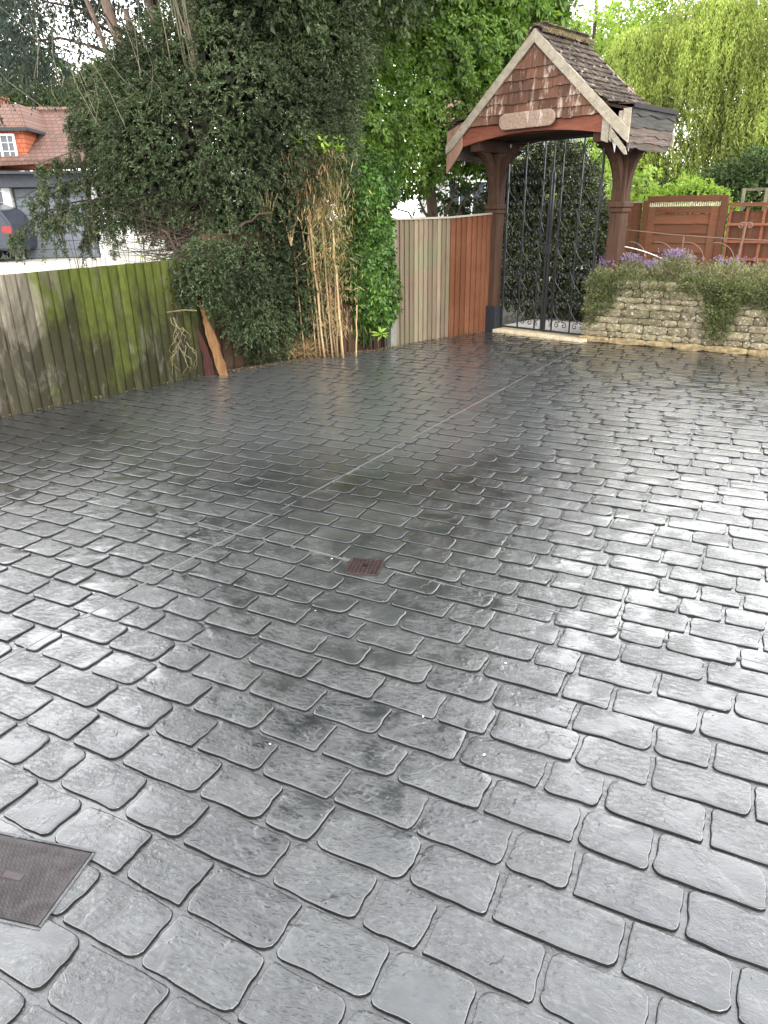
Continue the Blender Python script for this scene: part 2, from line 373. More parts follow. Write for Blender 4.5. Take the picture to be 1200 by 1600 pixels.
def gpx(x, y):
    d = F_ + RX * ((x - 600) / FPX) - UX * ((y - 800) / FPX); t = -EYE / d.z; return d.x * t, d.y * t
pet = MB().add([(-.005, 0, 0), (0, -.003, .001), (.0055, 0, .0005), (.001, .004, .002)], [(0, 1, 2, 3)])
for k, (x, y) in enumerate([(.307, 1.776), (.124, 1.966), (-.384, 1.842), (-.305, 2.68), (.455, 2.27), (-.265, 3.18)]):
    o = pet.build('petal', M_PETAL) if k == 0 else share(p0_, 'petal', None)
    if k == 0: p0_ = o
    o.location = (x, y, .0025); o.rotation_euler = (0, 0, k * 1.3); o.scale = (1.1 - .1 * k % .4,) * 3
    tag(o, label=['white petal speck on the paving, the one nearest the right edge of the drive', 'white petal speck between two stones, halfway from the drain to the bottom edge', 'white petal speck beside a joint, the one nearest the inspection cover',
        'white petal speck on the stones just in front of the drain grate', 'white petal speck on the paving to the right of the drain grate', 'white petal speck close against the far left side of the drain grate'][k], cat='petal', group='white petals scattered on the paving')

# ------------------------------------------------------------------ fences
def fence_run(name, A, B, z0, z1a, z1b, mat, bw=.1, rail=None, post=None, label='', cat='fence', lean=0, railmat=None, group=None):
    A, B = Vector(A), Vector(B); L = (B - A).length; ang = math.atan2((B - A).y, (B - A).x)
    f = empty(name, (A.x, A.y, 0), ang, label=label, cat=cat, group=group)
    n = max(1, round(L / bw)); bw = L / n
    for i in range(n):
        za = z1a + (z1b - z1a) * i / n + random.uniform(-.006, .006); zb = z1a + (z1b - z1a) * (i + 1) / n
        x0, x1 = i * bw, (i + 1) * bw
        # feather-edge board: thick edge laps over the thin edge of its neighbour
        w0 = -.012; w1 = .002
        mb = MB(); t = random.uniform(-.0015, .0015)
        vs = [(x0, -.026 + t, z0), (x1 + .012, -.004 + t, z0), (x1 + .012, .001 + t, z0), (x0, -.004 + t, z0)]
        top = [(x, y, za + (zb - za) * ((x - x0) / bw)) for x, y, _ in vs]
        mb.add(vs + top, [(3, 2, 1, 0), (4, 5, 6, 7), (0, 1, 5, 4), (1, 2, 6, 5), (2, 3, 7, 6), (3, 0, 4, 7)])
        mb.build('board', mat, f)
    if rail:
        MB().prism([(0, z1a), (L, z1b), (L, z1b + .022), (0, z1a + .022)], 'y', -.034, .012).build('capping_rail', railmat or mat, f)
    for zz in (z0 + .25, z1a - .25):
        MB().box(0, L, .006, .05, zz - .03, zz + .03).build('rail', railmat or mat, f)
    if post:
        for xp, wd, ht, pm in post:
            MB().box(xp - wd / 2, xp + wd / 2, -.045, .05, -.05, ht).build('post', pm, f, bevel=.006)
    return f
# left fence: green algae over weathered timber
def algae_mat():
    m, nt, b = newmat('algae_timber'); v = pos(nt); oi = nt.nodes.new('ShaderNodeObjectInfo').outputs['Random']
    g = noise(nt, v, 3, 7, .65, .5, (13, 13, 1.1)); tan = ramp(nt, [(.3, (.09, .08, .058)), (.7, (.215, .19, .145))], g)
    alg = ramp(nt, [(.25, (.030, .038, .008)), (.75, (.085, .100, .018))], noise(nt, v, 5, 7, .7, .4, (3, 3, 1)))
    sep = nt.nodes.new('ShaderNodeSeparateXYZ'); nt.links.new(v, sep.inputs[0])
    ma = nt.nodes.new('ShaderNodeMath'); ma.operation = 'ADD'; nt.links.new(sep.outputs[0], ma.inputs[0])
    nn = noise(nt, v, 1.7, 5, .6, .6, (1.6, 1.6, .8)); m2 = nt.nodes.new('ShaderNodeMath'); m2.operation = 'MULTIPLY'; m2.inputs[1].default_value = 1.1
    nt.links.new(nn, m2.inputs[0]); nt.links.new(m2.outputs[0], ma.inputs[1])
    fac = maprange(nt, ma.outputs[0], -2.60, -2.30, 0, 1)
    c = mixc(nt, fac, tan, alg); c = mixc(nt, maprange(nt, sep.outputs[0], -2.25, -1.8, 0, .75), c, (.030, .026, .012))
    # dark damp stains and grey weathering patches
    st = noise(nt, v, 2.1, 6, .68, .5, (1.5, 1.5, .8), (2.2, .4, 5.1))
    mz = nt.nodes.new('ShaderNodeMath'); mz.operation = 'MULTIPLY_ADD'; mz.inputs[1].default_value = -.26; nt.links.new(sep.outputs[2], mz.inputs[0]); nt.links.new(st, mz.inputs[2])
    c = mixc(nt, ramp(nt, [(.24, (0, 0, 0)), (.43, (.88, .88, .88))], mz.outputs[0]), c, (.022, .020, .011))
    pt = noise(nt, v, 4.6, 6, .7, .5, (2, 2, .6), (9, 9, 1)); c = mixc(nt, ramp(nt, [(.56, (0, 0, 0)), (.66, (.7, .7, .7))], pt), c, (.10, .085, .075))
    c = mixc(nt, 1, c, ramp(nt, [(0, (.7, .7, .7)), (1, (1.15, 1.15, 1.15))], oi), 'MULTIPLY')
    nt.links.new(c, b.inputs['Base Color']); b.inputs['Roughness'].default_value = .8; b.inputs['Specular IOR Level'].default_value = .1; bump(nt, b, g, .5, .004); return m
M_ALG = algae_mat()
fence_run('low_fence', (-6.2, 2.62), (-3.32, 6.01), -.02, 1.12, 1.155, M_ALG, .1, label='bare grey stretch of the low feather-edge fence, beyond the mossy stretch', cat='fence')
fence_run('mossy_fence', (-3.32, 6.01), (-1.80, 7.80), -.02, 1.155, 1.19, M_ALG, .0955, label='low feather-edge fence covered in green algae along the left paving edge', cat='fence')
M_DKF = wood('dark_fence', (.035, .02, .013), (.07, .04, .026), grain=(12, 12, 1))
fence_run('dark_fence', (-1.92, 8.12), (.10, 9.42), -.04, 1.40, 1.46, M_DKF, .125, label='dark brown fence behind the dry canes and the yew hedge', cat='fence')
M_TAN = wood('tan_timber', (.12, .088, .06), (.22, .168, .12), (.15, .14, .085), grain=(15, 15, .9), vary=.3, wear=((.11, .06, .04), .64))
M_ORG = wood('orange_timber', (.095, .038, .019), (.165, .070, .036), (.11, .042, .020), grain=(15, 15, .8), vary=.22, wear=((.10, .035, .018), .68))
M_CONC = plain('concrete', (.15, .155, .13), .9, 0, .3, 14)
M_STRIP = wood('grey_timber', (.2, .18, .14), (.33, .3, .24))
fence_run('tan_fence', (.17, 9.29), (.915, 9.945), -.04, 1.497, 1.503, M_TAN, .083, rail=True, railmat=M_STRIP, post=[(-.05, .10, 1.525, M_CONC)],
          label='weathered tan feather-edge fence panel beside the leafy climber', cat='fence')
fence_run('orange_fence', (.915, 9.945), (1.535, 10.48), -.06, 1.503, 1.54, M_ORG, .1, rail=True, railmat=M_STRIP,
          label='orange-brown stained feather-edge fence panel next to the gate post', cat='fence')

# ------------------------------------------------------------------ lychgate
M_OAK = wood('dark_red_oak', (.034, .0185, .0115), (.074, .041, .026), grain=(12, 12, 1), coord='obj', vary=.15, wear=((.13, .075, .05), .66))
M_OAKD = wood('brown_oak', (.028, .016, .012), (.058, .031, .022), grain=(12, 12, 1), coord='obj', vary=.2)
M_PALE = wood('pale_weathered', (.20, .17, .125), (.35, .305, .235), grain=(5, 8, 7), coord='obj', vary=.15, wear=((.14, .10, .07), .66))
M_SHIN = wood('cedar_shingle', (.078, .038, .024), (.155, .078, .052), grain=(26, 26, 1.2), coord='pos', vary=.4, wear=((.34, .28, .22), .54), bstr=.9)
M_RBEAM = wood('red_beam', (.13, .042, .025), (.21, .078, .05), grain=(1.5, 10, 10), coord='obj', vary=.1, wear=((.42, .33, .27), .64))
def tile_mat():
    m, nt, b = newmat('mossy_tile'); v = pos(nt); oi = nt.nodes.new('ShaderNodeObjectInfo').outputs['Random']
    g = noise(nt, v, 14, 7, .7, .5); c = ramp(nt, [(.3, (.026, .021, .018)), (.5, (.060, .049, .041)), (.72, (.125, .107, .090))], g)
    c = mixc(nt, 1, c, ramp(nt, [(0, (.6, .58, .6)), (1, (1.35, 1.25, 1.2))], oi), 'MULTIPLY')
    c = mixc(nt, ramp(nt, [(.60, (0, 0, 0)), (.68, (.9, .9, .9))], noise(nt, v, 11, 5, .6, .3, loc=(5, 0, 0))), c, (.33, .31, .26))
    c = mixc(nt, ramp(nt, [(.52, (0, 0, 0)), (.66, (.8, .8, .8))], noise(nt, v, 3.5, 6, .7, .3, loc=(1, 8, 0))), c, (.085, .075, .028))
    nt.links.new(c, b.inputs['Base Color']); b.inputs['Roughness'].default_value = .88; b.inputs['Specular IOR Level'].default_value = .1; bump(nt, b, g, .9, .012); return m
M_TILE = tile_mat()
LYC = (2.205, 9.91); LTH = R(-44.5)
ly = empty('lychgate', (*LYC, 0), LTH, label='timber lychgate with mossy tiled gable roof over the iron gate', cat='lychgate')
FY, BY = -.56, .50        # front and back gable planes (front faces the drive)
for s_ in (-1, 1):
    px = s_ * .865
    oy = .16 if s_ > 0 else 0
    p = MB().box(px - .085, px + .085, -.085 + oy, .085 + oy, .0, 2.28).build('post', M_OAK, ly, bevel=.008)
    MB().box(px - .12, px + .12, -.12 + oy, .12 + oy, 1.60, 1.665).box(px - .105, px + .105, -.105 + oy, .105 + oy, 1.545, 1.598).build('capital', M_OAK, p, bevel=.012)
    # arched braces: towards the middle of the gate and out to front and back
    def arc(x0, z0, x1, z1, th, bul):
        o_, i_ = [], []
        for k in range(9):
            t = k / 8; a = t * math.pi / 2
            x = x0 + (x1 - x0) * (1 - math.cos(a)); z = z0 + (z1 - z0) * math.sin(a)
            o_.append((x, z)); i_.append((x - th * (1 - t * .25) * (1 if x1 > x0 else -1), z + th * t * .9))
        return o_ + i_[::-1]
    MB().prism(arc(px - s_ * .087, 1.67, px - s_ * .36, 2.27, .10, 1), 'y', -.045 + oy, .045 + oy).build('brace', M_OAKD, ly, bevel=.004)
    MB().prism(arc(px + s_ * .087, 1.67, px + s_ * .34, 2.27, .10, 1), 'y', -.045 + oy, .045 + oy).build('brace', M_OAKD, ly, bevel=.004)
    for fy in (-1, 1):
        MB().prism(arc(oy + fy * .087, 1.67, fy * .46, 2.27, .10, 1), 'x', px - .045, px + .045).build('brace', M_OAK, ly, bevel=.004)
    # wall plate along the eaves
    MB().box(px - .07, px + .07, FY + .05, BY - .05, 2.282, 2.42).build('wall_plate', M_OAKD, ly, bevel=.006)
    # black plinth cladding at the foot of the post
MB().box(-.99, -.735, -.14, -.087, .0, .34).box(-.735, -.70, -.14, .06, .0, .34).box(-1.03, -.992, -.16, .0, .0, .30).build('plinth', plain('black_paint', (.02, .022, .026), .5, 0, .2), ly, bevel=.006)
MB().box(-1.0, -.91, -.13, -.09, .345, .66).build('meter_box', plain('dark_green_box', (.02, .035, .035), .45), ly, bevel=.008)
# cross beam over the gate and tie beams in both gables
MB().box(-.95, .95, -.06, .06, 2.422, 2.55).build('cross_beam', M_OAKD, ly, bevel=.006)
def cambered(y0, y1, name):
    pts = []
    for k in range(17):
        t = k / 16; x = -1.06 + 2.12 * t; pts.append((x, 2.34 + .11 * (1 - (2 * t - 1) ** 2)))
    pts += [(1.06, 2.53), (.93, 2.60), (-.93, 2.60), (-1.06, 2.53)]
    return MB().prism(pts, 'y', y0, y1).build(name, M_RBEAM, ly, bevel=.004)
cambered(FY + .012, FY + .075, 'tie_beam'); cambered(BY - .075, BY - .012, 'tie_beam')
MB().box(-1.22, 1.22, FY + .08, BY - .08, 2.43, 2.445).build('soffit', M_OAKD, ly)
# roof profile: straight then flared at the eaves
PROF = [(0, 3.485), (.36, 3.15), (.66, 2.885), (.98, 2.68), (1.27, 2.61)]
def prof(t):          # arc length -> (x,z,angle)
    for (x0, z0), (x1, z1) in zip(PROF, PROF[1:]):
        l = math.hypot(x1 - x0, z1 - z0)
        if t <= l or (x1, z1) == PROF[-1]: return x0 + (x1 - x0) * t / l, z0 + (z1 - z0) * t / l, math.atan2(z0 - z1, x1 - x0)
        t -= l
TOT = sum(math.hypot(b[0] - a[0], b[1] - a[1]) for a, b in zip(PROF, PROF[1:]))
# boarding under the tiles
for s_ in (-1, 1):
    pts = [(s_ * x, z - .03) for x, z in PROF] + [(s_ * x, z - .06) for x, z in PROF[::-1]]
    MB().prism(pts, 'y', FY + .0, BY - .0).build('roof_boarding', M_OAKD, ly)
NR = 15; rowl = TOT / NR; tw = .128; ncol = 9
tvar = []
for k in range(5):
    # a plain clay tile, slightly cambered, with an uneven lower edge; x down the slope, y across
    mb = MB(); Lt = rowl * 1.75; nx_, ny_ = 3, 4; rr = random.Random(k)
    top = []
    for i in range(nx_ + 1):
        for j in range(ny_ + 1):
            x = Lt * i / nx_; y = (j / ny_ - .5) * (tw - .006)
            z = .016 * 0 + .006 * math.cos((j / ny_ - .5) * 2.6) + rr.uniform(-.004, .004) + (.004 if i == nx_ else 0)
            if i == nx_: x += rr.uniform(-.006, .007)
            top.append((x, y, z))
    vs = top + [(x, y, z - .014) for x, y, z in top]; n = len(top); fs = []
    q = ny_ + 1
    for i in range(nx_):
        for j in range(ny_):
            a = i * q + j; fs.append((a, a + q, a + q + 1, a + 1)); fs.append((n + a, n + a + 1, n + a + q + 1, n + a + q))
    for j in range(ny_): a = nx_ * q + j; fs.append((a, n + a, n + a + 1, a + 1)); fs.append((j, j + 1, n + j + 1, n + j))
    for i in range(nx_):
        a = i * q; fs.append((a, n + a, n + a + q, a + q)); a = i * q + ny_; fs.append((a, a + q, n + a + q, n + a))
    me = bpy.data.meshes.new('roof_tile'); me.from_pydata(vs, [], fs); me.update(); me.materials.append(M_TILE); tvar.append(me)
cnt = 0
for s_ in (1, -1):
    for r_ in range(NR):
        t0 = r_ * rowl - rowl * .75; t1 = (r_ + 1) * rowl
        x1, z1, a1 = prof(min(t1, TOT)); x0, z0, a0 = prof(max(t0, 0.0))
        ang = a1 * .8 + a0 * .2
        nc = ncol + (r_ % 2) * 0
        for c in range(nc + (r_ % 2)):
            y = FY + .02 + (c + .5 - .5 * (r_ % 2)) * (BY - FY - .04) / nc
            if y < FY or y > BY: continue
            o = bpy.data.objects.new('roof_tile', random.choice(tvar)); link(o, ly); cnt += 1
            tilt = ang - .10 + random.uniform(-.05, .05)
            Lt = rowl * 1.75
            ox = x1 - Lt * math.cos(tilt); oz = z1 + .012 + Lt * math.sin(tilt) + random.uniform(0, .005)
            yaw = random.uniform(-.035, .035)
            if s_ > 0: o.rotation_euler = (0, tilt, 0); o.location = (ox, y, oz)
            else: o.rotation_euler = (0, tilt, math.pi); o.location = (-ox, y, oz)
            if s_ > 0: o.rotation_euler = (random.uniform(-.03, .03), tilt, yaw)
# half-round ridge tiles
for k in range(5):
    y0 = FY - .01 + k * .226; mb = MB(); n = 9
    outer = [(.105 * math.cos(math.pi * i / n), .085 * math.sin(math.pi * i / n)) for i in range(n + 1)]
    inner = [(.088 * math.cos(math.pi * i / n), .07 * math.sin(math.pi * i / n)) for i in range(n + 1)]
    o = mb.prism([(x, z + 3.435) for x, z in outer + inner[::-1]], 'y', y0, y0 + .222).build('ridge_tile', M_TILE, ly)
    o.rotation_euler = (random.uniform(-.006, .006), 0, 0)
# moss along the ridge
M_MOSS = leafmat('moss', [(.10, .085, .03), (.18, .14, .055), (.22, .17, .09), (.12, .08, .05)], .1, .3, .9)
def blades(P, D, size, wid):
    """rhombic leaves: P bases (n,3), D unit dirs (n,3)"""
    n = len(P); up = rng.normal(size=(n, 3)); sd = np.cross(D, up); sd /= np.linalg.norm(sd, axis=1)[:, None] + 1e-9
    nr = np.cross(sd, D); L = size[:, None]; W = wid[:, None]
    V = np.stack([P, P + D * L * .45 + sd * W + nr * W * .35, P + D * L, P + D * L * .45 - sd * W + nr * W * .35], 1).reshape(-1, 3)
    return V
def leafobj(name, V, mat, parent=None):
    Fq = np.arange(len(V)).reshape(-1, 4); T = np.concatenate([Fq[:, [0, 1, 2]], Fq[:, [0, 2, 3]]], 0)
    # keep each leaf one island of two triangles
    return mesh_np(name, V, T, mat, parent)
n = 9000; P = np.stack([rng.normal(0, .06, n), rng.uniform(FY, BY, n), 3.51 + rng.uniform(-.01, .012, n)], 1); P[:, 2] -= np.abs(P[:, 0]) * .55
D = rng.normal(size=(n, 3)); D[:, 2] = np.abs(D[:, 2]) + .4; D /= np.linalg.norm(D, axis=1)[:, None]
o = leafobj('moss', blades(P, D, rng.uniform(.012, .035, n), rng.uniform(.003, .006, n)), M_MOSS, ly); o['kind'] = 'stuff'
# gable: hung shingles, row by row (front as seen; back alike)
GP = 3.335; SL = .87                 # inner apex height and slope under the barge boards
rows_ = [(3.335, 3.10), (3.13, 2.985), (3.01, 2.875), (2.90, 2.765), (2.79, 2.655), (2.68, 2.56)]
for side, fy in (('f', FY), ('b', BY)):
    sg = -1 if side == 'f' else 1
    mb = MB().prism([(-1.03, 2.55), (1.03, 2.55), (0, 3.42)], 'y', fy - sg * .03, fy - sg * .012); mb.build('gable_boarding', M_OAKD, ly)
    for ri, (zt, zb) in enumerate(rows_):
        hb = (GP - zb) / SL + .03; x = -hb
        while x < hb:
            wd = random.choice([.09, .12, .16, .2, .26, .14]); x2 = min(x + wd, hb)
            if hb - x2 < .05: x2 = hb
            ht = lambda xx: min(zt + .03, GP + .035 - abs(xx) * SL)
            dz = random.choice([0, 0, 0, -.014, .008, -.006])
            pts = [(x, zb + dz), (x2 - .004, zb + dz + random.uniform(-.004, .004))]
            a, b_ = ht(x2 - .004), ht(x)
            pts += [(x2 - .004, max(a, zb + dz + .004))]
            if x < 0 < x2: pts.append((0, ht(0)))
            pts += [(x, max(b_, zb + dz + .004))]
            y0 = fy + sg * (.006 + random.uniform(0, .004)); vs = []
            th = .020
            vb = [(px_, y0 + sg * (th if pz < zb + .03 else -.004), pz) for px_, pz in pts]; vf = [(px_, y0 - sg * .010, pz) for px_, pz in pts]
            nn = len(pts); fs = [tuple(range(nn)), tuple(range(2 * nn - 1, nn - 1, -1))] + [(i, i + nn, (i + 1) % nn + nn, (i + 1) % nn) for i in range(nn)]
            MB().add(vb + vf, fs).build('shingle', M_SHIN, ly); x = x2
# barge boards
for fy in (FY - .045, BY + .02):
    for s_ in (-1, 1):
        o0, o1 = (0, 3.475), (s_ * 1.27, 3.475 - 1.27 * .868); wv = .10
        pts = [o0, o1, (s_ * 1.27, o1[1] - wv - .03), (s_ * 1.20, o1[1] - .08), (0, 3.475 - wv * 1.32)]
        if s_ < 0: pts = [o0, o1, (o1[0] - .0, o1[1] - wv), (-1.18, o1[1] - .055), (0, 3.475 - wv * 1.32)]
        ob = MB().prism(pts, 'y', fy, fy + .026).build('barge_board', M_PALE, ly, bevel=.003)
# left eaves skirt end, right eaves skirt of waney boards, cover boards at the right corner
MB().prism([(-1.275, 2.53), (-1.03, 2.62), (-1.03, 2.33), (-1.08, 2.25), (-1.275, 2.04)], 'y', FY - .018, FY + .008).build('eaves_board', wood('faded_red_board', (.22, .12, .085), (.34, .21, .155), grain=(10, 10, 1), coord='obj', wear=((.40, .33, .27), .56)), ly, bevel=.003)
M_WAN = wood('waney_board', (.05, .040, .033), (.17, .135, .11), grain=(12, 1, 12), coord='obj', vary=.4, wear=((.13, .055, .04), .57))
M_WANB = wood('tarred_board', (.018, .018, .016), (.075, .072, .062), grain=(12, 1, 12), coord='obj', vary=.3, wear=((.16, .14, .11), .66))
for s_ in (1, -1):
    zt = 2.585
    for k, (h_, mt) in enumerate([(.045, M_WANB), (.12, M_WANB), (.075, M_WAN), (.07, M_WAN), (.06, M_WAN)]):
        top, bot = zt, zt - h_; seg = 10; low = []
        rr = random.Random(40 + k)
        y0 = FY - .0 + (.05 if k > 2 else 0)
        for q in range(seg + 1):
            y = y0 + (BY + .02 - y0) * q / seg; low.append((y, bot - .016 + rr.uniform(-.016, .016)))
        pts = [(y0, top + .02 * (k > 0)), (BY + .02, top + .02 * (k > 0))] + low[::-1]
        xx = s_ * (1.262 - .011 * k)
        MB().prism(pts, 'x', xx - .008, xx + .009).build('eaves_board', mt, ly); zt = bot
MB().box(-.0, .018, FY, BY + .03, -.03, .012).build('eaves_edging', plain('black_felt', (.02, .02, .02), .7), ly, loc=(1.275, 0, 2.61))
for x0, x1, zb, zt in [(.93, 1.02, 2.26, 2.52), (1.026, 1.06, 2.26, 2.50), (1.12, 1.165, 2.34, 2.56), (1.17, 1.26, 2.30, 2.58)]:
    MB().prism([(x0, zb + .03), (x1, zb), (x1, zt), (x0, zt)], 'y', FY - .016, FY + .0).build('cover_board', M_PALE, ly, bevel=.002)
MB().prism([(1.06, 2.40), (1.24, 2.20), (1.27, 2.13), (1.24, 2.13), (1.05, 2.32)], 'y', FY - .040, FY - .018).build('cover_board', M_PALE, ly, bevel=.002)
for x, y in ((1.07, FY + .04), (1.21, FY + .09)):      # white tips of torn felt under the corner
    MB().add([(x - .035, y, 2.30), (x + .03, y, 2.31), (x + .01, y + .01, 2.16)], [(0, 1, 2)]).build('felt_scrap', plain('white_felt', (.6, .6, .6), .7), ly)
# oval name board, weathered blank
pts = []
for k in range(28):
    q = 2 * math.pi * k / 28; c_, s2 = math.cos(q), math.sin(q)
    pts.append((-.03 + .30 * (1 if c_ > 0 else -1) + .088 * c_, 2.568 + .088 * s2))
nb = MB().prism(pts, 'y', FY - .075, FY - .045).build('name_board', wood('sandstone_board', (.13, .082, .058), (.33, .25, .19), grain=(8, 8, 8), coord='obj', scale=8, vary=0, wear=((.5, .45, .38), .58)), ly, bevel=.008)
nb['label'] = 'blank weathered oval name board'

# ------------------------------------------------------------------ wrought iron gate
M_IRON = plain('wrought_iron', (.022, .023, .025), .34, .3, .2, 60)
wg = empty('wrought_iron_gate', (*LYC, 0), LTH, label='black wrought iron double gate filled with scrolls under the lychgate roof', cat='gate')
GZ0, GZ1 = .055, 2.40
fr = MB().box(-.69, .69, -.012, .012, GZ1 - .02, GZ1 + .005).box(-.69, .69, -.012, .012, GZ0, GZ0 + .022)
fr.box(-.69, -.668, -.0125, .0125, GZ0 + .022, GZ1 - .02).box(.668, .69, -.0125, .0125, GZ0 + .022, GZ1 - .02).build('gate_frame', M_IRON, wg)
MB().box(-.035, -.006, -.014, .014, GZ0 + .022, 2.02).build('meeting_stile', M_IRON, wg); MB().box(.006, .035, -.014, .014, GZ0 + .022, 2.02).build('meeting_stile', M_IRON, wg)
for x in (-.41, -.135, .135, .41): MB().box(x - .008, x + .008, -.008, .008, GZ0 + .022, GZ1 - .02).build('bar', M_IRON, wg)
MB().box(-.006, .006, -.006, .006, 2.02, GZ1 - .02).build('bar', M_IRON, wg)
def spiral(cx, cz, r0, turns, a0, sgn, n=22):
    P = []
    for k in range(n + 1):
        t = k / n; r = r0 * (1 - t * .82); a = a0 + sgn * turns * 2 * math.pi * t; P.append((cx + r * math.cos(a), 0, cz + r * math.sin(a)))
    return P
def s_scroll(w_, h_):
    # upper curl near the column centre, bow out to the bar, in to the centre, lower curl
    r = .043; up = spiral(r + .004, h_ - r * 1.1, r, 1.15, math.pi * .0 + math.pi, -1)[::-1]
    pts = [(.0 + p[0], 0, p[2]) for p in spiral(.05, h_ - .055, .040, 1.2, R(60), 1)[::-1]]
    ctrl = [(.085, h_ - .008), (w_ - .006, h_ - .07), (w_ - .010, h_ - .14), (.055, h_ - .215), (.012, h_ - .26)]
    last = pts[-1]; cp = [(last[0], last[2])] + ctrl
    # Catmull-Rom through control points
    out_ = []
    cpx = [cp[0]] + cp + [cp[-1]]
    for i in range(1, len(cpx) - 2):
        p0, p1, p2, p3 = cpx[i - 1:i + 3]
        for k in range(5):
            t = k / 5; f = lambda a, b, c, d: .5 * (2 * b + (c - a) * t + (2 * a - 5 * b + 4 * c - d) * t * t + (3 * b - a - 3 * c + d) * t ** 3)
            out_.append((f(p0[0], p1[0], p2[0], p3[0]), 0, f(p0[1], p1[1], p2[1], p3[1])))
    low = [(p[0], 0, p[2]) for p in spiral(.052, .055, .042, 1.2, R(115), -1)]
    return pts + out_[1:] + [(.012, 0, h_ - .262)] + low
sc_m = MB().tube(s_scroll(.125, .36), .0066, 5).build('scroll', M_IRON, wg)
me_s = sc_m.data; first = True
colsx = [-.54, -.272, .272, .54]
for cx in colsx:
    for r_ in range(6):
        z = GZ1 - .03 - .378 * (r_ + 1)
        for s_ in (-1, 1):
            if first: o = sc_m; first = False
            else: o = share(me_s, 'scroll', wg)
            o.location = (cx, .0, z); o.scale = (s_, 1, 1)
for s_ in (-1, 1):
    for r_ in range(5):
        o = share(me_s, 'scroll', wg); o.location = (s_ * .082, 0, GZ0 + .04 + r_ * .378); o.scale = (s_ * .42, 1, 1)
    # flourish above the meeting stiles
    p1 = [(s_ * .02, 0, 1.95), (s_ * .03, 0, 2.1), (s_ * .06, 0, 2.25)] + [(s_ * (.085 - (q[0])), 0, 2.30 + q[2]) for q in spiral(0, 0, .028, 1.0, R(20), 1)]
    MB().tube(p1, .005, 5).build('scroll', M_IRON, wg)
    p1 = [(s_ * .02, 0, 1.8), (s_ * .05, 0, 1.98)] + [(s_ * (.095 - (q[0])), 0, 2.06 + q[2]) for q in spiral(0, 0, .026, 1.0, R(20), 1)]
    MB().tube(p1, .005, 5).build('scroll', M_IRON, wg)
MB().box(-.05, .05, -.02, .02, 1.05, 1.17).build('lock_case', M_IRON, wg, bevel=.004)
# threshold
M_YST = plain('yellow_stone', (.40, .32, .19), .85, 0, .5, 16, (.55, .47, .33))
th = empty('threshold', (*LYC, 0), LTH, label='pale yellow stone threshold strip under the iron gate', cat='threshold')
x = -.72
for k, wd in enumerate((.52, .46, .47)):
    MB().box(x, x + wd - .006, -.16, .14, -.05, .035 + .004 * (k % 2)).build('slab', M_YST, th, bevel=.01); x += wd
# garden path behind the gate
o = MB().box(-.9, .9, .145, 2.2, -.05, .012).build('garden_path', plain('pale_concrete', (.46, .43, .40), .9, 0, .3, 12)); o.location = (*LYC, 0); o.rotation_euler = (0, 0, LTH); tag(o, kind='structure')

# ------------------------------------------------------------------ dry stone wall on the right
def wallstone_mat():
    m, nt, b = newmat('buff_stone'); v = pos(nt); oi = nt.nodes.new('ShaderNodeObjectInfo').outputs['Random']
    g = noise(nt, v, 18, 7, .7, .4); c = ramp(nt, [(.28, (.085, .070, .042)), (.5, (.175, .15, .095)), (.72, (.28, .25, .175))], g)
    c = mixc(nt, 1, c, ramp(nt, [(0, (.62, .60, .58)), (1, (1.2, 1.17, 1.1))], oi), 'MULTIPLY')
    c = mixc(nt, ramp(nt, [(.58, (0, 0, 0)), (.63, (.85, .85, .85))], noise(nt, v, 34, 4, .6, .2, loc=(3, 3, 3))), c, (.40, .385, .33))
    c = mixc(nt, ramp(nt, [(.5, (0, 0, 0)), (.7, (.75, .75, .75))], noise(nt, v, 5, 5, .65, .3, loc=(8, 1, 3))), c, (.085, .08, .04))
    nt.links.new(c, b.inputs['Base Color']); b.inputs['Roughness'].default_value = .92; b.inputs['Specular IOR Level'].default_value = .1; bump(nt, b, g, 1, .018); return m
M_WST = wallstone_mat()
WA, WB = Vector((2.635, 9.43)), Vector((6.56, 6.70)); wl = (WB - WA).length; wang = math.atan2((WB - WA).y, (WB - WA).x)
wa = empty('stone_wall', (WA.x, WA.y, 0), wang, label='low wall of rough buff stone courses planted along its top', cat='wall')
MB().box(.03, wl, .035, .30, -.05, .72).build('wall_core', plain('wall_mortar', (.17, .145, .095), .95, 0, .8, 25), wa)
def rock(wd, dp, ht, r):
    nx_, nz_ = 4, 3; vs = []; fs = []
    for i in range(nx_ + 1):
        for j in range(nz_ + 1):
            fx, fz = i / nx_, j / nz_; ex = min(fx, 1 - fx) * nx_; ez = min(fz, 1 - fz) * nz_
            yy = -.007 * min(ex, 1) - .007 * min(ez, 1) + r.uniform(-.007, .007)
            xx = fx * wd + (r.uniform(-.006, .006)); zz = fz * ht + r.uniform(-.005, .005)
            if ex == 0 and ez == 0: xx += (.010 if fx < .5 else -.010); zz += (.008 if fz < .5 else -.008)
            vs.append((xx, yy, zz))
    q = nz_ + 1
    for i in range(nx_):
        for j in range(nz_): a = i * q + j; fs.append((a, a + q, a + q + 1, a + 1))
    bd = [i * q for i in range(nx_ + 1)] + [nx_ * q + j for j in range(1, nz_ + 1)] + [i * q + nz_ for i in range(nx_ - 1, -1, -1)] + [j for j in range(nz_ - 1, 0, -1)]
    n0 = len(vs)
    for k in bd: vs.append((vs[k][0], dp, vs[k][2]))
    for k in range(len(bd)): k2 = (k + 1) % len(bd); fs.append((bd[k2], bd[k], n0 + k, n0 + k2))
    return vs, fs
M_FOOT = plain('footing', (.14, .10, .05), .9, 0, .8, 22, (.30, .235, .13))
z = .075; r = random.Random(5); count = 0
first_course = True
x = -.05
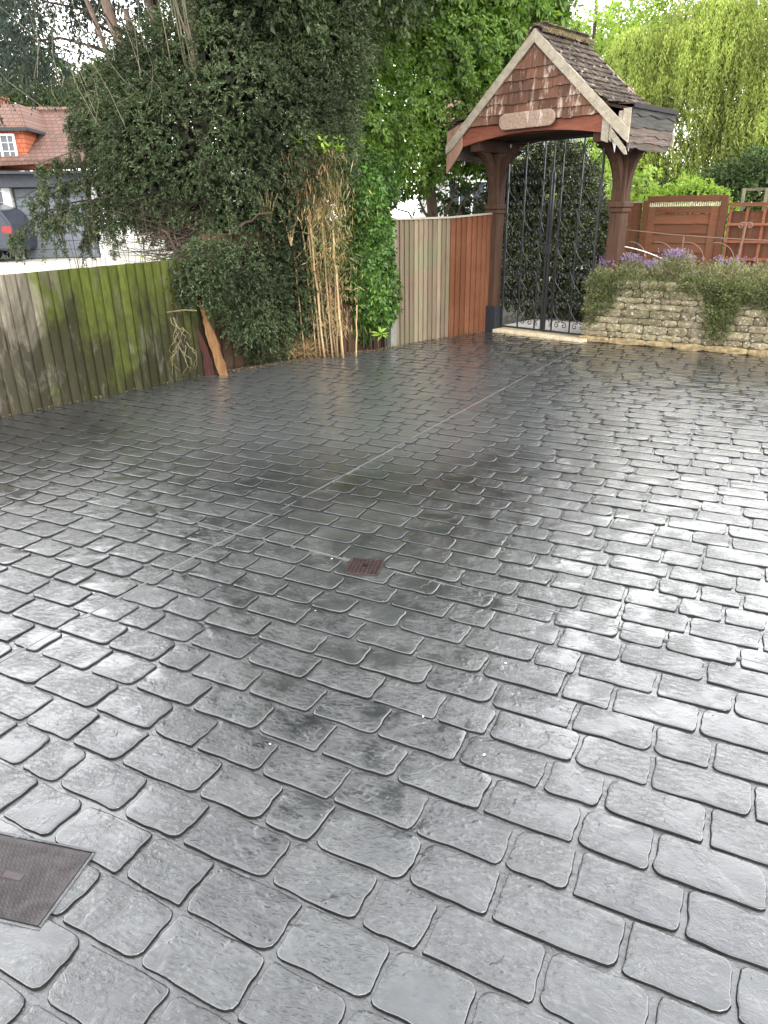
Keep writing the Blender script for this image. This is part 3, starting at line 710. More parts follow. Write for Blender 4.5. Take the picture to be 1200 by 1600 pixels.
while x < wl - .1:           # projecting yellow footing
    wd = r.uniform(.25, .5); vs, fs = rock(wd - .004, .28, .072, r)
    MB().add(vs, fs).build('footing_stone', M_FOOT, wa, smooth=False, loc=(x, -.022, -.0)); x += wd
while z < .76:
    ht = r.uniform(.068, .105); x = -.03 if int(z * 50) % 2 else -.0
    if z + ht > .79: ht = .08
    while x < wl:
        wd = r.choice([.10, .14, .19, .24, .30, .36]) * r.uniform(.9, 1.1); vs, fs = rock(wd - .005, .13, ht - .004, r)
        MB().add(vs, fs).build('stone', M_WST, wa, smooth=False, loc=(x, r.uniform(-.012, .008), z)); x += wd; count += 1
    z += ht
# left end face of the wall, turned away towards the gate
z = .0
while z < .78:
    ht = r.uniform(.08, .13); y = .02
    while y < .28:
        wd = r.uniform(.12, .2); vs, fs = rock(wd - .01, .05, ht - .01, r)
        o = MB().add(vs, fs).build('stone', M_WST, wa, loc=(-.0, y + wd, z)); o.rotation_euler = (0, 0, -math.pi / 2); y += wd
    z += ht
def wloc(x, y, z=0): c_, s2 = math.cos(wang), math.sin(wang); return np.array([WA.x + x * c_ - y * s2, WA.y + x * s2 + y * c_, z])
# raised soil bed behind the wall
o = MB().box(.02, wl, .17, 1.0, -.05, .70).build('raised_bed', mg); o.location = (WA.x, WA.y, 0); o.rotation_euler = (0, 0, wang); tag(o, kind='structure')

# ------------------------------------------------------------------ panels behind the wall
M_RB = wood('red_brown_panel', (.076, .029, .014), (.138, .054, .027), (.10, .046, .025), grain=(1.2, 10, 10), coord='obj', vary=.25)
M_RB2 = wood('red_trellis', (.14, .048, .026), (.22, .085, .05), grain=(10, 10, 10), coord='obj', vary=.2)
BA = Vector((3.26, 10.46)); BD = az(125.); bang = math.atan2(BD.y, BD.x)
def bpos(t): return (BA.x + BD.x * t, BA.y + BD.y * t, 0)
pl = empty('plank_fence', bpos(-.05), bang, label='short plain brown boarded fence between right gate post and slatted panel', cat='fence')
for k in range(3): MB().box(k * .118, k * .118 + .114, -.01, .008, .3, 1.65 + .003 * k).build('board', M_RB, pl)
MB().box(0, .355, -.02, .012, 1.652, 1.672).build('capping_rail', M_STRIP, pl)
sp = empty('slatted_panel', bpos(.325), bang, label='brown framed fence panel of overlapping horizontal slats left of trellis', cat='fence panel')
PW = 1.04
MB().box(0, .07, -.05, .04, .2, 1.68).build('post', M_RB, sp, bevel=.004); MB().box(PW - .08, PW, -.05, .04, .2, 1.72).build('post', M_RB, sp, bevel=.004)
MB().box(.072, .16, -.03, .0, .3, 1.60).build('stile', M_RB, sp, bevel=.003); MB().box(PW - .19, PW - .082, -.03, .0, .3, 1.60).build('stile', M_RB, sp, bevel=.003)
MB().box(.05, PW - .02, -.035, .03, 1.66, 1.73).build('top_board', M_RB, sp, bevel=.003)
MB().box(.16, PW - .19, -.03, .0, 1.52, 1.60).build('top_rail', M_RB, sp, bevel=.003)
for k in range(10):
    z1 = 1.515 - k * .118; mb = MB()
    mb.add([(.15, -.022, z1 - .122), (PW - .18, -.022, z1 - .122), (PW - .18, -.006, z1), (.15, -.006, z1), (.15, -.012, z1 - .122), (PW - .18, -.012, z1 - .122), (PW - .18, .002, z1), (.15, .002, z1)],
           [(0, 1, 2, 3), (5, 4, 7, 6), (0, 4, 5, 1), (3, 2, 6, 7), (0, 3, 7, 4), (1, 5, 6, 2)]).build('slat', M_RB, sp)
M_CREAM = plain('cream_slats', (.55, .47, .36), .8)
pm = MB().box(-.0065, .0065, -.006, .006, 0, .05).build('picket', M_CREAM, sp)
for k in range(34):
    o = pm if k == 0 else share(pm, 'picket', sp)
    o.location = (.08 + k * (PW - .17) / 33, 0, 1.604)
tl = empty('trellis', bpos(1.39), bang, label='orange-red square trellis in front of brown boards at right frame edge', cat='trellis')
TW = 2.4
for k in range(16): MB().box(k * .15, k * .15 + .147, .05, .066, .3, 1.54).build('backing_board', M_RB, tl)
for k in range(13): MB().box(.0 + k * .195, .032 + k * .195, -.012, .012, .55, 1.585).build('upright', M_RB2, tl, bevel=.002)
for k in range(6): MB().box(0, TW, -.034, -.013, 1.40 - k * .205 - .03, 1.40 - k * .205).build('cross_lath', M_RB2, tl, bevel=.002)
MB().box(0, TW, -.04, .03, 1.59, 1.635).build('top_rail', M_RB, tl, bevel=.003)
M_GT = wood('grey_green_timber', (.09, .085, .055), (.18, .165, .11), coord='obj')
fm = empty('timber_frame', bpos(1.45), bang, label='weathered grey timber frame standing up behind the trellis top', cat='frame')
MB().box(.0, .86, .22, .25, 1.77, 1.80).build('rail', M_GT, fm)
for x in (.02, .28, .60, .83): MB().box(x, x + .035, .19, .218, .0, 1.80 if x < .5 else 1.84).build('upright', M_GT, fm)

# ironwork rail with scrolls standing in the raised bed
M_RIRON = plain('rusty_rail', (.15, .095, .07), .6, .2, .2, 60)
ir = empty('scroll_rail', (WA.x, WA.y, 0), wang, label='thin rusty wrought iron rail with scroll ends above the planted wall', cat='railing')
rail = [(q[0] + .26, .42, q[2] + 1.40) for q in spiral(0, 0, .045, 1.2, R(200), -1)[::-1]] + [(.28, .42, 1.34), (.8, .42, 1.29), (1.4, .42, 1.25), (2.6, .42, 1.20)]
MB().tube(rail, .007, 6).build('top_rail', M_RIRON, ir)
MB().tube([(1.62, .42, .65), (1.63, .42, 1.0), (1.66, .42, 1.42)], .014, 6).build('upright', M_RIRON, ir)
for s_ in (-1, 1):
    MB().tube([(1.65 + s_ * .0, .42, 1.20)] + [(1.655 + s_ * (.045 - q[0]), .42, 1.385 + q[2]) for q in spiral(0, 0, .04, 1.15, R(10), 1)], .008, 5).build('scroll', M_RIRON, ir)
MB().tube([(1.0, .42, .65), (.99, .42, 1.27)], .009, 6).build('upright', M_RIRON, ir)
for x in (.58, .92, 1.26, 1.60):
    MB().tube([(x - .22 + .22 * math.sin(q), .40, .98 + .22 * math.cos(q)) for q in [R(-10 + 10 * k) for k in range(12)]], .0055, 5).build('hoop', M_RIRON, ir)
ws = empty('white_strip', (WA.x, WA.y, 0), wang, label='curved white plastic strip lying over the lavender by the gate post', cat='plastic strip')
pts = [(.20 + .62 * t, .36 + .04 * t, 1.150 - .16 * t ** 1.7) for t in [k / 10 for k in range(11)]]
mb = MB()
for p in pts: mb.v += [(p[0], p[1] - .010, p[2]), (p[0], p[1], p[2] + .006), (p[0], p[1] + .010, p[2]), (p[0], p[1], p[2] - .006)]
for i in range(10):
    for k in range(4): mb.f.append((i * 4 + k, i * 4 + (k + 1) % 4, i * 4 + 4 + (k + 1) % 4, i * 4 + 4 + k)); mb.mi.append(0)
mb.build('strip', plain('white_plastic', (.78, .76, .74), .4), ws, smooth=True)
MB().box(.24, .28, .34, .38, .7, 1.12).build('peg', plain('black_peg', (.02, .02, .02), .5), ws)

# ------------------------------------------------------------------ neighbour's house and yard
YG = .47
yd = MB().add([(-40, 10, YG), (-1.5, 10.2, YG), (-1.5, 60, YG), (-40, 60, YG)], [(0, 1, 2, 3)]).build('neighbour_yard', plain('cream_gravel', (.42, .385, .32), .95, 0, .5, 8, (.52, .48, .41))); tag(yd, kind='structure')
M_WHITE = plain('white_render', (.52, .52, .50), .85, 0, .1, 6)
def brickmat(name, c1, c2, mort, sx, sz, coord='Object', b_=.4):
    m, nt, b = newmat(name); tcn = nt.nodes.new('ShaderNodeTexCoord'); mp = nt.nodes.new('ShaderNodeMapping'); mp.inputs['Rotation'].default_value = (R(90), 0, 0)
    br = nt.nodes.new('ShaderNodeTexBrick'); nt.links.new(tcn.outputs[coord], mp.inputs[0]); nt.links.new(mp.outputs[0], br.inputs[0])
    br.inputs['Scale'].default_value = 1; br.inputs['Brick Width'].default_value = sx; br.inputs['Row Height'].default_value = sz; br.inputs['Mortar Size'].default_value = sz * .09
    br.inputs[1].default_value = (*c1, 1); br.inputs[2].default_value = (*c2, 1); br.inputs[3].default_value = (*mort, 1)
    nt.links.new(br.outputs[0], b.inputs['Base Color']); b.inputs['Roughness'].default_value = .85; b.inputs['Specular IOR Level'].default_value = .15; bump(nt, b, br.outputs['Fac'], -b_, .01); return m
M_RTILE = brickmat('house_tile', (.17, .095, .07), (.12, .075, .06), (.07, .045, .04), .17, .11)
M_HUNG = brickmat('hung_tile', (.40, .12, .065), (.33, .10, .055), (.16, .05, .03), .17, .115)
HX, HY = -10.75, 22.0
hs_ = empty('neighbour_house', (HX + .45, HY, YG), R(4), label='white rendered house with red tile-hung dormer and brown tiled roof beyond fence', cat='house')
MB().box(-9, .05, 0, 5, 0, 2.25).build('wall', M_WHITE, hs_)
def tslab(name, pts3, th, mat, parent):
    """sloping slab from 4 corner points, thickness downwards"""
    vs = list(pts3) + [(x, y, z - th) for x, y, z in pts3]; n = len(pts3)
    fs = [tuple(range(n)), tuple(range(2 * n - 1, n - 1, -1))] + [(i, i + n, (i + 1) % n + n, (i + 1) % n) for i in range(n)]
    return MB().add(vs, fs).build(name, mat, parent)
# main roof: front slope with a hip at the right end
rf = tslab('roof', [(-9, -.35, 2.20), (2.05, -.35, 2.62), (1.25, 2.5, 4.05), (-9, 2.5, 4.05)], .12, M_RTILE, hs_)
tslab('roof_hip', [(2.06, -.35, 2.62), (2.06, 5.3, 2.62), (1.26, 2.5, 4.05)], .12, M_RTILE, hs_)
tslab('roof_rear', [(-9, 2.51, 4.05), (1.25, 2.51, 4.05), (2.05, 5.3, 2.8), (-9, 5.3, 2.5)], .12, M_RTILE, hs_)
MB().tube([(-9, 2.5, 4.08), (1.25, 2.5, 4.08)], .09, 6).build('ridge', M_RTILE, rf)
MB().box(-9, .0, -.45, -.36, 2.08, 2.17).build('gutter', plain('dark_gutter', (.04, .045, .05), .5), hs_)
MB().box(-1.35, -.95, 2.9, 3.45, 3.6, 4.45).box(-1.39, -.91, 2.86, 3.49, 4.451, 4.52).build('chimney', M_HUNG, hs_)
# dormer
MB().box(-1.05, .58, -.05, 2.0, 2.44, 3.34).build('dormer_wall', M_HUNG, hs_)
dm = tslab('dormer_roof', [(-1.2, -.16, 3.38), (.72, -.16, 3.38), (.25, .9, 4.05), (-.75, .9, 4.05)], .08, M_RTILE, hs_)
tslab('dormer_roof', [(.73, -.16, 3.38), (.73, 2.4, 3.38), (.26, 2.4, 4.05), (.26, .9, 4.05)], .08, M_RTILE, hs_)
MB().box(-1.22, .76, -.22, -.165, 3.28, 3.36).box(.735, .79, -.16, 1.6, 3.28, 3.36).build('dormer_gutter', plain('dark_gutter2', (.04, .045, .05), .5), hs_)
M_UPVC = plain('white_frame', (.78, .78, .78), .4); M_GLS = plain('window_glass', (.05, .06, .07), .08)
def window(parent, x0, x1, z0, z1, y, cols=2, rws=3):
    f = MB()
    for a in (x0, x1 - .05): f.box(a, a + .05, y - .05, y + .02, z0, z1)
    f.box(x0 + .052, x1 - .052, y - .05, y + .02, z0, z0 + .05); f.box(x0 + .052, x1 - .052, y - .05, y + .02, z1 - .05, z1)
    for k in range(1, cols): xx = x0 + (x1 - x0) * k / cols; f.box(xx - .025, xx + .025, y - .048, y + .02, z0 + .052, z1 - .052)
    fo = f.build('window', M_UPVC, parent)
    MB().box(x0 + .04, x1 - .04, y - .012, y - .004, z0 + .04, z1 - .04).build('pane', M_GLS, fo)
    gbm = MB()
    for c in range(cols):
        xa, xb = x0 + (x1 - x0) * c / cols + .03, x0 + (x1 - x0) * (c + 1) / cols - .03
        gbm.box((xa + xb) / 2 - .008, (xa + xb) / 2 + .008, y - .03, y - .013, z0 + .05, z1 - .05)
        for k in range(1, rws): zz = z0 + (z1 - z0) * k / rws; gbm.box(xa, xb, y - .029, y - .0135, zz - .008, zz + .008)
    gbm.build('glazing_bar', M_UPVC, fo); MB().box(x0 - .04, x1 + .04, y - .09, y + .02, z0 - .05, z0 - .003).build('sill', M_UPVC, fo)
window(hs_, -.45, .34, 2.58, 3.22, -.06, 2, 3)
window(hs_, -.75, -.25, 1.2, 2.1, -.01, 1, 3)
# garage wing
gr = empty('garage', (HX + .25, HY - .15, YG), R(4), label='dark grey garage with roller door behind the drooping yew branch', cat='garage')
M_DG = plain('dark_grey_board', (.05, .055, .065), .6); M_DOOR = plain('grey_garage_door', (.13, .145, .165), .5)
MB().box(-.12, 2.6, -.32, .6, 1.88, 2.20).build('fascia', M_DG, gr); MB().box(-.2, 2.7, -.5, .5, 2.205, 2.27).build('roof', M_DG, gr)
for k in range(8): MB().box(.28, 2.35, -.02, .02, .02 + k * .23, .24 + k * .23).build('door_panel', M_DOOR, gr, bevel=.008)
MB().box(.24, 2.38, .03, .1, 0, 1.87).build('door_backing', M_DG, gr)
MB().box(0, .22, -.16, .06, 0, 1.87).build('post', M_WHITE, gr); MB().box(2.4, 2.6, -.1, .06, 0, 1.87).build('post', M_WHITE, gr)
whw = empty('white_wall', (HX + 2.9, HY + .3, YG), R(2), label='white rendered yard wall behind bare twigs right of the garage', cat='wall')
MB().box(0, 6.2, 0, .25, .16, 2.25).build('wall_face', M_WHITE, whw); MB().box(0, 6.2, -.02, .27, 0, .158).build('base_band', plain('grey_band', (.35, .35, .33), .8), whw)
MB().box(0, 6.2, -.03, .28, 2.252, 2.32).build('coping', plain('grey_coping', (.3, .3, .28), .8), whw)
# dark parked car, only its tail in view
M_CAR = plain('dark_blue_car_paint', (.03, .036, .05), .25); cr_ = empty('parked_car', (-9.75, 20.4, YG), R(3), label='dark blue-grey car tail at the left edge in the yard', cat='car')
prof_ = [(-4.2, .28), (-4.25, .75), (-3.6, .92), (-2.9, 1.45), (-.75, 1.5), (-.28, 1.30), (-.06, .95), (.0, .60), (-.04, .28)]
MB().prism(prof_, 'y', 0, 1.75).build('body', M_CAR, cr_, bevel=.07)
MB().prism([(-2.85, 1.0), (-2.6, 1.38), (-.9, 1.40), (-.45, 1.02)], 'y', -.012, .0).build('side_window', M_GLS, cr_)
MB().box(-.30, -.05, -.015, .02, .72, .90).build('tail_light', plain('red_lamp', (.25, .02, .02), .2), cr_)
for x in (-3.45, -.8):
    for y in (-.02, 1.6):
        wv = MB().tube([(x, y, .33), (x, y + .2, .33)], .33, 20).build('wheel', plain('tyre', (.012, .012, .012), .8), cr_)
        MB().tube([(x, y - .012, .33), (x, y + .1, .33)], .2, 14).build('rim', plain('rim_grey', (.25, .25, .26), .4, .5), wv)

# white building beyond the gate with a black downpipe
wb = empty('white_bungalow', (.9, 17.2, 0), R(-8), label='white rendered building beyond the gate with a black downpipe at its corner', cat='house')
MB().box(0, 4.45, 0, 5, 0, 3.25).build('wall', M_WHITE, wb)
tslab('roof', [(-.3, -.3, 3.2), (4.7, -.3, 3.2), (4.7, 2.5, 4.2), (-.3, 2.5, 4.2)], .1, M_RTILE, wb)
MB().tube([(4.40, -.05, 0), (4.40, -.05, 3.15)], .045, 8).build('downpipe', plain('black_pipe', (.015, .015, .017), .4), wb)
for x0 in (.6, 2.6): window(wb, x0, x0 + 1.1, 1.1, 2.2, -.01, 2, 2)

#FOLIAGE
L_YEW = leafmat('yew_leaf', [(.020, .034, .012), (.034, .054, .019), (.056, .080, .032), (.115, .128, .072)], .15, .5, .6, 1.6)
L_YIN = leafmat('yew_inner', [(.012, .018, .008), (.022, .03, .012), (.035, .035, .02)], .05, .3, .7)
L_CON = leafmat('spruce_leaf', [(.020, .034, .024), (.032, .050, .036), (.050, .068, .048)], .12, .35, .55, 1.0)
L_BRT = leafmat('bright_leaf', [(.05, .105, .016), (.08, .15, .022), (.12, .20, .032), (.18, .27, .05)], .4, .45, .42, 1.5)
L_CLB = leafmat('climber_leaf', [(.025, .06, .012), (.04, .09, .016), (.07, .14, .025), (.13, .22, .04)], .3, .45, .35, 2.2)
L_WIL = leafmat('willow_leaf', [(.16, .215, .050), (.23, .29, .070), (.31, .355, .095), (.40, .42, .14)], .45, .45, .5, .9)
L_MID = leafmat('spring_leaf', [(.12, .19, .035), (.18, .26, .05), (.26, .32, .08)], .45, .4, .5, .7)
L_SHR = leafmat('shrub_leaf', [(.025, .045, .014), (.045, .075, .022), (.075, .11, .035)], .2, .4, .5, 1.2)
L_LIM = leafmat('lime_leaf', [(.13, .22, .03), (.22, .32, .05), (.30, .40, .08)], .4, .3, .5, 2)
L_GAT = leafmat('dark_glossy_leaf', [(.024, .034, .016), (.042, .056, .025), (.075, .088, .042), (.15, .16, .09)], .12, .4, .4, 2.2)
L_LAV = leafmat('lavender_leaf', [(.10, .11, .055), (.17, .18, .085), (.26, .26, .13), (.33, .31, .19)], .2, .4, .8, 4)
L_THY = leafmat('thyme_leaf', [(.06, .08, .03), (.11, .13, .045), (.19, .20, .085)], .2, .45, .8, 5)
L_FLW = leafmat('lavender_flower', [(.13, .08, .19), (.20, .13, .27), (.30, .22, .36)], .3, .2, .7)
L_DRY = leafmat('dry_leaf', [(.22, .13, .06), (.34, .22, .11), (.45, .33, .18), (.20, .19, .07)], .25, .3, .8, 3)
M_BARK = wood('bark', (.045, .03, .022), (.11, .08, .06), grain=(7, 7, 1.4), bstr=1)
M_PINK = wood('pink_bark', (.11, .075, .058), (.21, .15, .12), grain=(9, 9, 1.5), bstr=.7)
M_TWIG = wood('twig', (.05, .035, .027), (.10, .075, .055), grain=(5, 5, 2))
M_STRAW = wood('straw_twig', (.26, .21, .13), (.42, .36, .24), grain=(5, 5, 2))
def unit(a): return a / (np.linalg.norm(a, axis=1)[:, None] + 1e-9)
def shell(ells, n, depth=.14, noise_=.12, inner=.74, front=True, seed=1):
    """points and outward directions on the lumpy surface of a union of ellipsoids"""
    r = np.random.default_rng(seed); ells = np.array(ells, float); vol = np.array([e[3] * e[4] + e[4] * e[5] + e[3] * e[5] for e in ells]); out_p, out_d = [], []
    m = int(n * 2.4); pick = r.choice(len(ells), m, p=vol / vol.sum()); E = ells[pick]; d = unit(r.normal(size=(m, 3)))
    if front: fl = (d[:, 1] > .25) & (r.random(m) < .72); d[fl, 1] *= -1
    lump = sum(np.sin(d @ r.normal(0, 4.5 + 2.5 * k, 3) + r.uniform(0, 6) + E[:, 0] * 3) for k in range(4)) / 4
    rad = 1 + noise_ * lump - np.abs(r.normal(0, depth, m)); P = E[:, :3] + d * E[:, 3:6] * rad[:, None]
    keep = np.ones(m, bool)
    for i, e in enumerate(ells): keep &= ~((((P - e[:3]) / (e[3:6] * inner)) ** 2).sum(1) < 1) | (pick == i) & (rad > inner * .8)
    P, d = P[keep], unit(d / ells[pick][:, 3:6])[keep]
    return P[:n], d[:n]
def sprays(P, D, per, tl, ls, lw, droop=.25, spread=.9, seed=2, flat=1.0):
    """at each P a small twig along D (drooping) carrying per leaves"""
    r = np.random.default_rng(seed); n = len(P); D = unit(D + r.normal(0, .45, (n, 3))); L = r.uniform(.5, 1.2, n) * tl
    t = np.tile(np.linspace(.08, 1, per), n); i = np.repeat(np.arange(n), per); B = P[i] + D[i] * (L[i] * t)[:, None]; B[:, 2] -= droop * L[i] * t ** 2
    sd = unit(np.cross(D, r.normal(size=(n, 3)))); s = np.where(np.arange(n * per) % 2, 1, -1)[:, None]
    dd = unit(D[i] * .75 + sd[i] * s * spread + r.normal(0, .28, (n * per, 3)) * flat + np.array([0, 0, -droop * .8]))
    sz = r.uniform(.7, 1.25, n * per)
    n_ = n * per; nr = unit(np.cross(dd, r.normal(size=(n_, 3)))) ; sdd = np.cross(nr, dd)
    l = (ls * sz)[:, None]; w_ = (lw * sz)[:, None]
    return np.stack([B, B + dd * l * .42 + sdd * w_ + nr * w_ * .3, B + dd * l, B + dd * l * .42 - sdd * w_ + nr * w_ * .3], 1).reshape(-1, 3)
def rosettes(P, D, per, ls, lw, seed=3, droop=.35, cup=.5):
    """palmate clusters: leaflets radiating round D"""
    r = np.random.default_rng(seed); n = len(P); D = unit(D + r.normal(0, .35, (n, 3))); A = unit(np.cross(D, r.normal(size=(n, 3)))); B = np.cross(D, A)
    i = np.repeat(np.arange(n), per); q = np.tile(np.arange(per) * 2 * math.pi / per, n) + np.repeat(r.uniform(0, 6, n), per) + r.normal(0, .2, n * per)
    dd = unit(A[i] * np.cos(q)[:, None] + B[i] * np.sin(q)[:, None] + D[i] * cup + r.normal(0, .15, (n * per, 3)) + np.array([0, 0, -droop]))
    sz = r.uniform(.65, 1.2, n * per); l = (ls * sz)[:, None]; w_ = (lw * sz)[:, None]; sd = unit(np.cross(dd, D[i] + r.normal(0, .2, (n * per, 3)))); nr = np.cross(sd, dd)
    Bp = P[i] + dd * .01
    return np.stack([Bp, Bp + dd * l * .45 + sd * w_ - nr * w_ * .25, Bp + dd * l - np.array([0, 0, 1]) * l * .15, Bp + dd * l * .45 - sd * w_ - nr * w_ * .25], 1).reshape(-1, 3)
def limbs(mb, base, tips, r0, r1, wob=.12, seed=0, n=5):
    r = random.Random(seed); base = Vector(base)
    for t in tips:
        t = Vector(t); pts = [base.lerp(t, k / 7) + Vector((r.gauss(0, wob), r.gauss(0, wob), r.gauss(0, wob * .5))) * math.sin(math.pi * k / 7) + Vector((0, 0, .12 * (t - base).length * math.sin(math.pi * k / 7))) for k in range(8)]
        mb.tube(pts, [r0 + (r1 - r0) * k / 7 for k in range(8)], n)
# ---- yew hedge tree, big and dark, in front of the fence corner
yew = empty('yew_tree', (-1.75, 8.7, 0), label='huge dense dark green yew bulging over the mossy fence', cat='tree')
yl = np.array([1.75, -8.7, 0])
YE = [(-1.75, 9.0, 2.35, 1.45, .95, 1.25), (-1.12, 9.3, 2.8, .92, .8, 1.35), (-2.1, 9.3, 2.55, 1.1, .9, .9), (-1.15, 8.85, .85, .52, .40, .85), (-1.45, 8.5, .55, .40, .32, .62),
      (-.95, 9.4, 3.6, .95, .8, 1.3), (-2.85, 9.4, 2.65, .65, .5, .6), (-2.5, 9.2, 2.1, .75, .5, .65), (-1.75, 9.1, 1.75, .6, .45, .55), (-1.3, 8.72, 1.22, .42, .3, .42), (-1.72, 8.5, 1.25, .36, .28, .34), (-1.15, 9.4, 4.3, 1.15, 1.1, 1.4), (-.3, 9.6, 5.2, 1.5, 1.1, 1.6), (-1.4, 10.0, 6.6, 1.9, 1.3, 1.8), (-.5, 10.3, 7.9, 1.9, 1.3, 1.6), (-1.9, 10.3, 5.4, 1.3, 1.0, 1.3), (-1.15, 9.1, 1.6, .5, .4, .7)]
Pn, Dn = shell([e for e in YE if e[2] < 4.4], 27000, .10, .16, .72, seed=4)
V1 = sprays(Pn + yl, Dn, 14, .11, .033, .0058, .25, .9, 5)
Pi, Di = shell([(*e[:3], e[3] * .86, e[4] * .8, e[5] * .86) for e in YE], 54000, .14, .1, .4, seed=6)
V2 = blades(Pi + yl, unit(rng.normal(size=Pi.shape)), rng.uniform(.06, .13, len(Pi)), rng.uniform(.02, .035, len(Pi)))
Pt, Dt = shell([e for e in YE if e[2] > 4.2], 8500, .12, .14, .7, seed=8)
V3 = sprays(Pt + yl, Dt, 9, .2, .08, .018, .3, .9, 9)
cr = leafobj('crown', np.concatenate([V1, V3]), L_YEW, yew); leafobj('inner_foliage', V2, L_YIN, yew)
mb = MB(); mb.tube([(0.0, -.35, -.1), (-.05, -.3, .9), (-.15, -.1, 2.0), (-.1, .1, 4.2), (.2, .6, 6.5)], [.13, .11, .09, .07, .03], 9)
mb.tube([(-.28, -.30, -.1), (-.36, -.2, 1.0), (-.6, 0, 2.2), (-.9, .3, 3.6)], [.08, .065, .05, .03], 8)
limbs(mb, (-.15, -.2, 1.0), [(-1.0, -.2, 1.75), (-1.35, -.1, 1.55), (-.9, -.4, 1.4), (-1.3, .2, 2.0), (.6, -.5, 1.6)], .035, .008, .08, 3)
mb.build('trunk', M_BARK, yew, smooth=True)
# fine bare twigs under the yew, left of its trunk
mb = MB(); r = random.Random(9)
for k in range(120):
    x0, z0 = r.uniform(-.35, -.1), r.uniform(1.0, 1.75); a = r.uniform(-.35, .5); L = r.uniform(.35, 1.05)
    pts = [(x0 - L * q * math.cos(a), -.3 + r.gauss(0, .05), z0 + L * q * math.sin(a) - .10 * math.sin(q * 3) + r.gauss(0, .012)) for q in (0, .25, .5, .75, 1)]
    mb.tube(pts, [.006, .005, .004, .003, .0015], 3)
mb.build('bare_twigs', M_TWIG, yew)['kind'] = 'stuff'
# sparse lower-left branches hanging in front of the garage
def hang(base, tip, n, seed, hl=(.15, .5)):
    r = random.Random(seed); base, tip = Vector(base), Vector(tip); tb = MB(); P, D = [], []
    def pt(t): return base.lerp(tip, t) + Vector((0, 0, .16 * math.sin(t * 3.1)))
    tb.tube([pt(k / 8) for k in range(9)], [.014 - .011 * k / 8 for k in range(9)], 5)
    for k in range(int(n * 1.7)):
        t = r.uniform(.12, 1); p = pt(t); L = r.uniform(*hl); dx = r.uniform(-.35, .2)
        q = [p + Vector((dx * L * s, r.uniform(-.12, .12) * s, -L * s * s * .9 - L * .15 * s)) for s in (0, .33, .66, 1)]
        tb.tube(q, [.004, .003, .0025, .0015], 3)
        for m in range(int(L * 42)):
            s = r.uniform(.1, 1); a = q[int(s * 2.99)]; b = q[min(3, int(s * 2.99) + 1)]; P.append(a.lerp(b, (s * 2.99) % 1)); D.append(((b - a).normalized()))
    return tb, np.array(P), np.array(D)
tbs = MB(); VV = []
for k, (b_, t_, n, hl) in enumerate([((-2.3, 8.9, 2.15), (-3.75, 8.6, 2.10), 30, (.15, .45)), ((-2.2, 8.8, 1.75), (-3.65, 8.4, 1.55), 24, (.12, .38)), ((-2.5, 9.0, 1.95), (-4.0, 8.9, 1.78), 26, (.15, .45)),
        ((-2.9, 9.0, 1.75), (-4.35, 8.9, 1.38), 30, (.12, .32)), ((-2.4, 8.9, 2.35), (-3.35, 8.8, 2.45), 30, (.15, .45)), ((-2.3, 8.7, 1.6), (-3.0, 8.5, 1.55), 18, (.15, .40)), ((-2.5, 8.8, 1.75), (-3.3, 8.6, 1.50), 18, (.12, .32)), ((-2.9, 8.9, 1.85), (-4.2, 8.9, 1.75), 12, (.1, .25)),
        ((-2.6, 9.0, 2.8), (-3.45, 9.0, 2.6), 24, (.15, .40)), ((-2.5, 9.0, 3.0), (-3.4, 9.1, 2.95), 20, (.15, .35)), ((-3.0, 8.9, 1.5), (-3.45, 8.7, 1.25), 12, (.1, .25))]):
    tb, P, D = hang(b_, t_, n, 60 + k, hl); ofs = len(tbs.v); tbs.v += tb.v; tbs.f += [tuple(i + ofs for i in f) for f in tb.f]; tbs.mi += tb.mi
    VV.append(sprays(P, D, 8, .065, .036, .008, .3, 1.0, 70 + k))
ybr = empty('hanging_yew_branches', (-3.0, 8.9, 1.5), label='thin drooping yew branches with loose sprays in front of the grey garage', cat='branches')
off = np.array([3.0, -8.9, -1.5]); leafobj('foliage', np.concatenate(VV) + off, leafmat('yew_loose', [(.03, .045, .02), (.05, .07, .03), (.085, .10, .05)], .2, .3), ybr)
tbs.v = [(a + 3.0, b - 8.9, c - 1.5) for a, b, c in tbs.v]; tbs.build('branch', M_TWIG, ybr)
# low yew spray over the fence end
Pn, Dn = shell([(-1.98, 7.62, .98, .30, .18, .26), (-1.72, 7.75, 1.05, .3, .18, .34), (-1.5, 8.0, .8, .32, .2, .5)], 1500, .25, .25, .3, seed=22)
lo = empty('yew_spray', (-1.9, 7.7, 0), label='low spray of yew hanging over the right end of the mossy fence', cat='branches')
leafobj('foliage', sprays(Pn + np.array([1.9, -7.7, 0]), Dn + np.array([-.3, -.3, -.2]), 12, .10, .034, .007, .35, .9, 23), L_YEW, lo)
# pale stems and dead twigs threaded through the yew
mb = MB(); r = random.Random(31)
for k in range(40):
    x, y, z = r.uniform(-3.3, -1.5), r.uniform(7.9, 8.4), r.uniform(2.4, 3.5); L = r.uniform(.3, 1.3); dx = r.gauss(-.1, .35); bw_ = r.gauss(0, .12)
    mb.tube([(x + dx * L * q + bw_ * math.sin(q * 3), y + .15 * q, z + L * q * .9 - .1 * q * q) for q in (0, .3, .6, 1)], [.0026, .0022, .0016, .0008], 3)
M_STRAWD = wood('dull_straw', (.10, .085, .055), (.20, .17, .115))
st = mb.build('straw_stems', M_STRAWD); tag(st, label='pale dead stems threaded through the top left of the yew', cat='stems', kind='stuff')
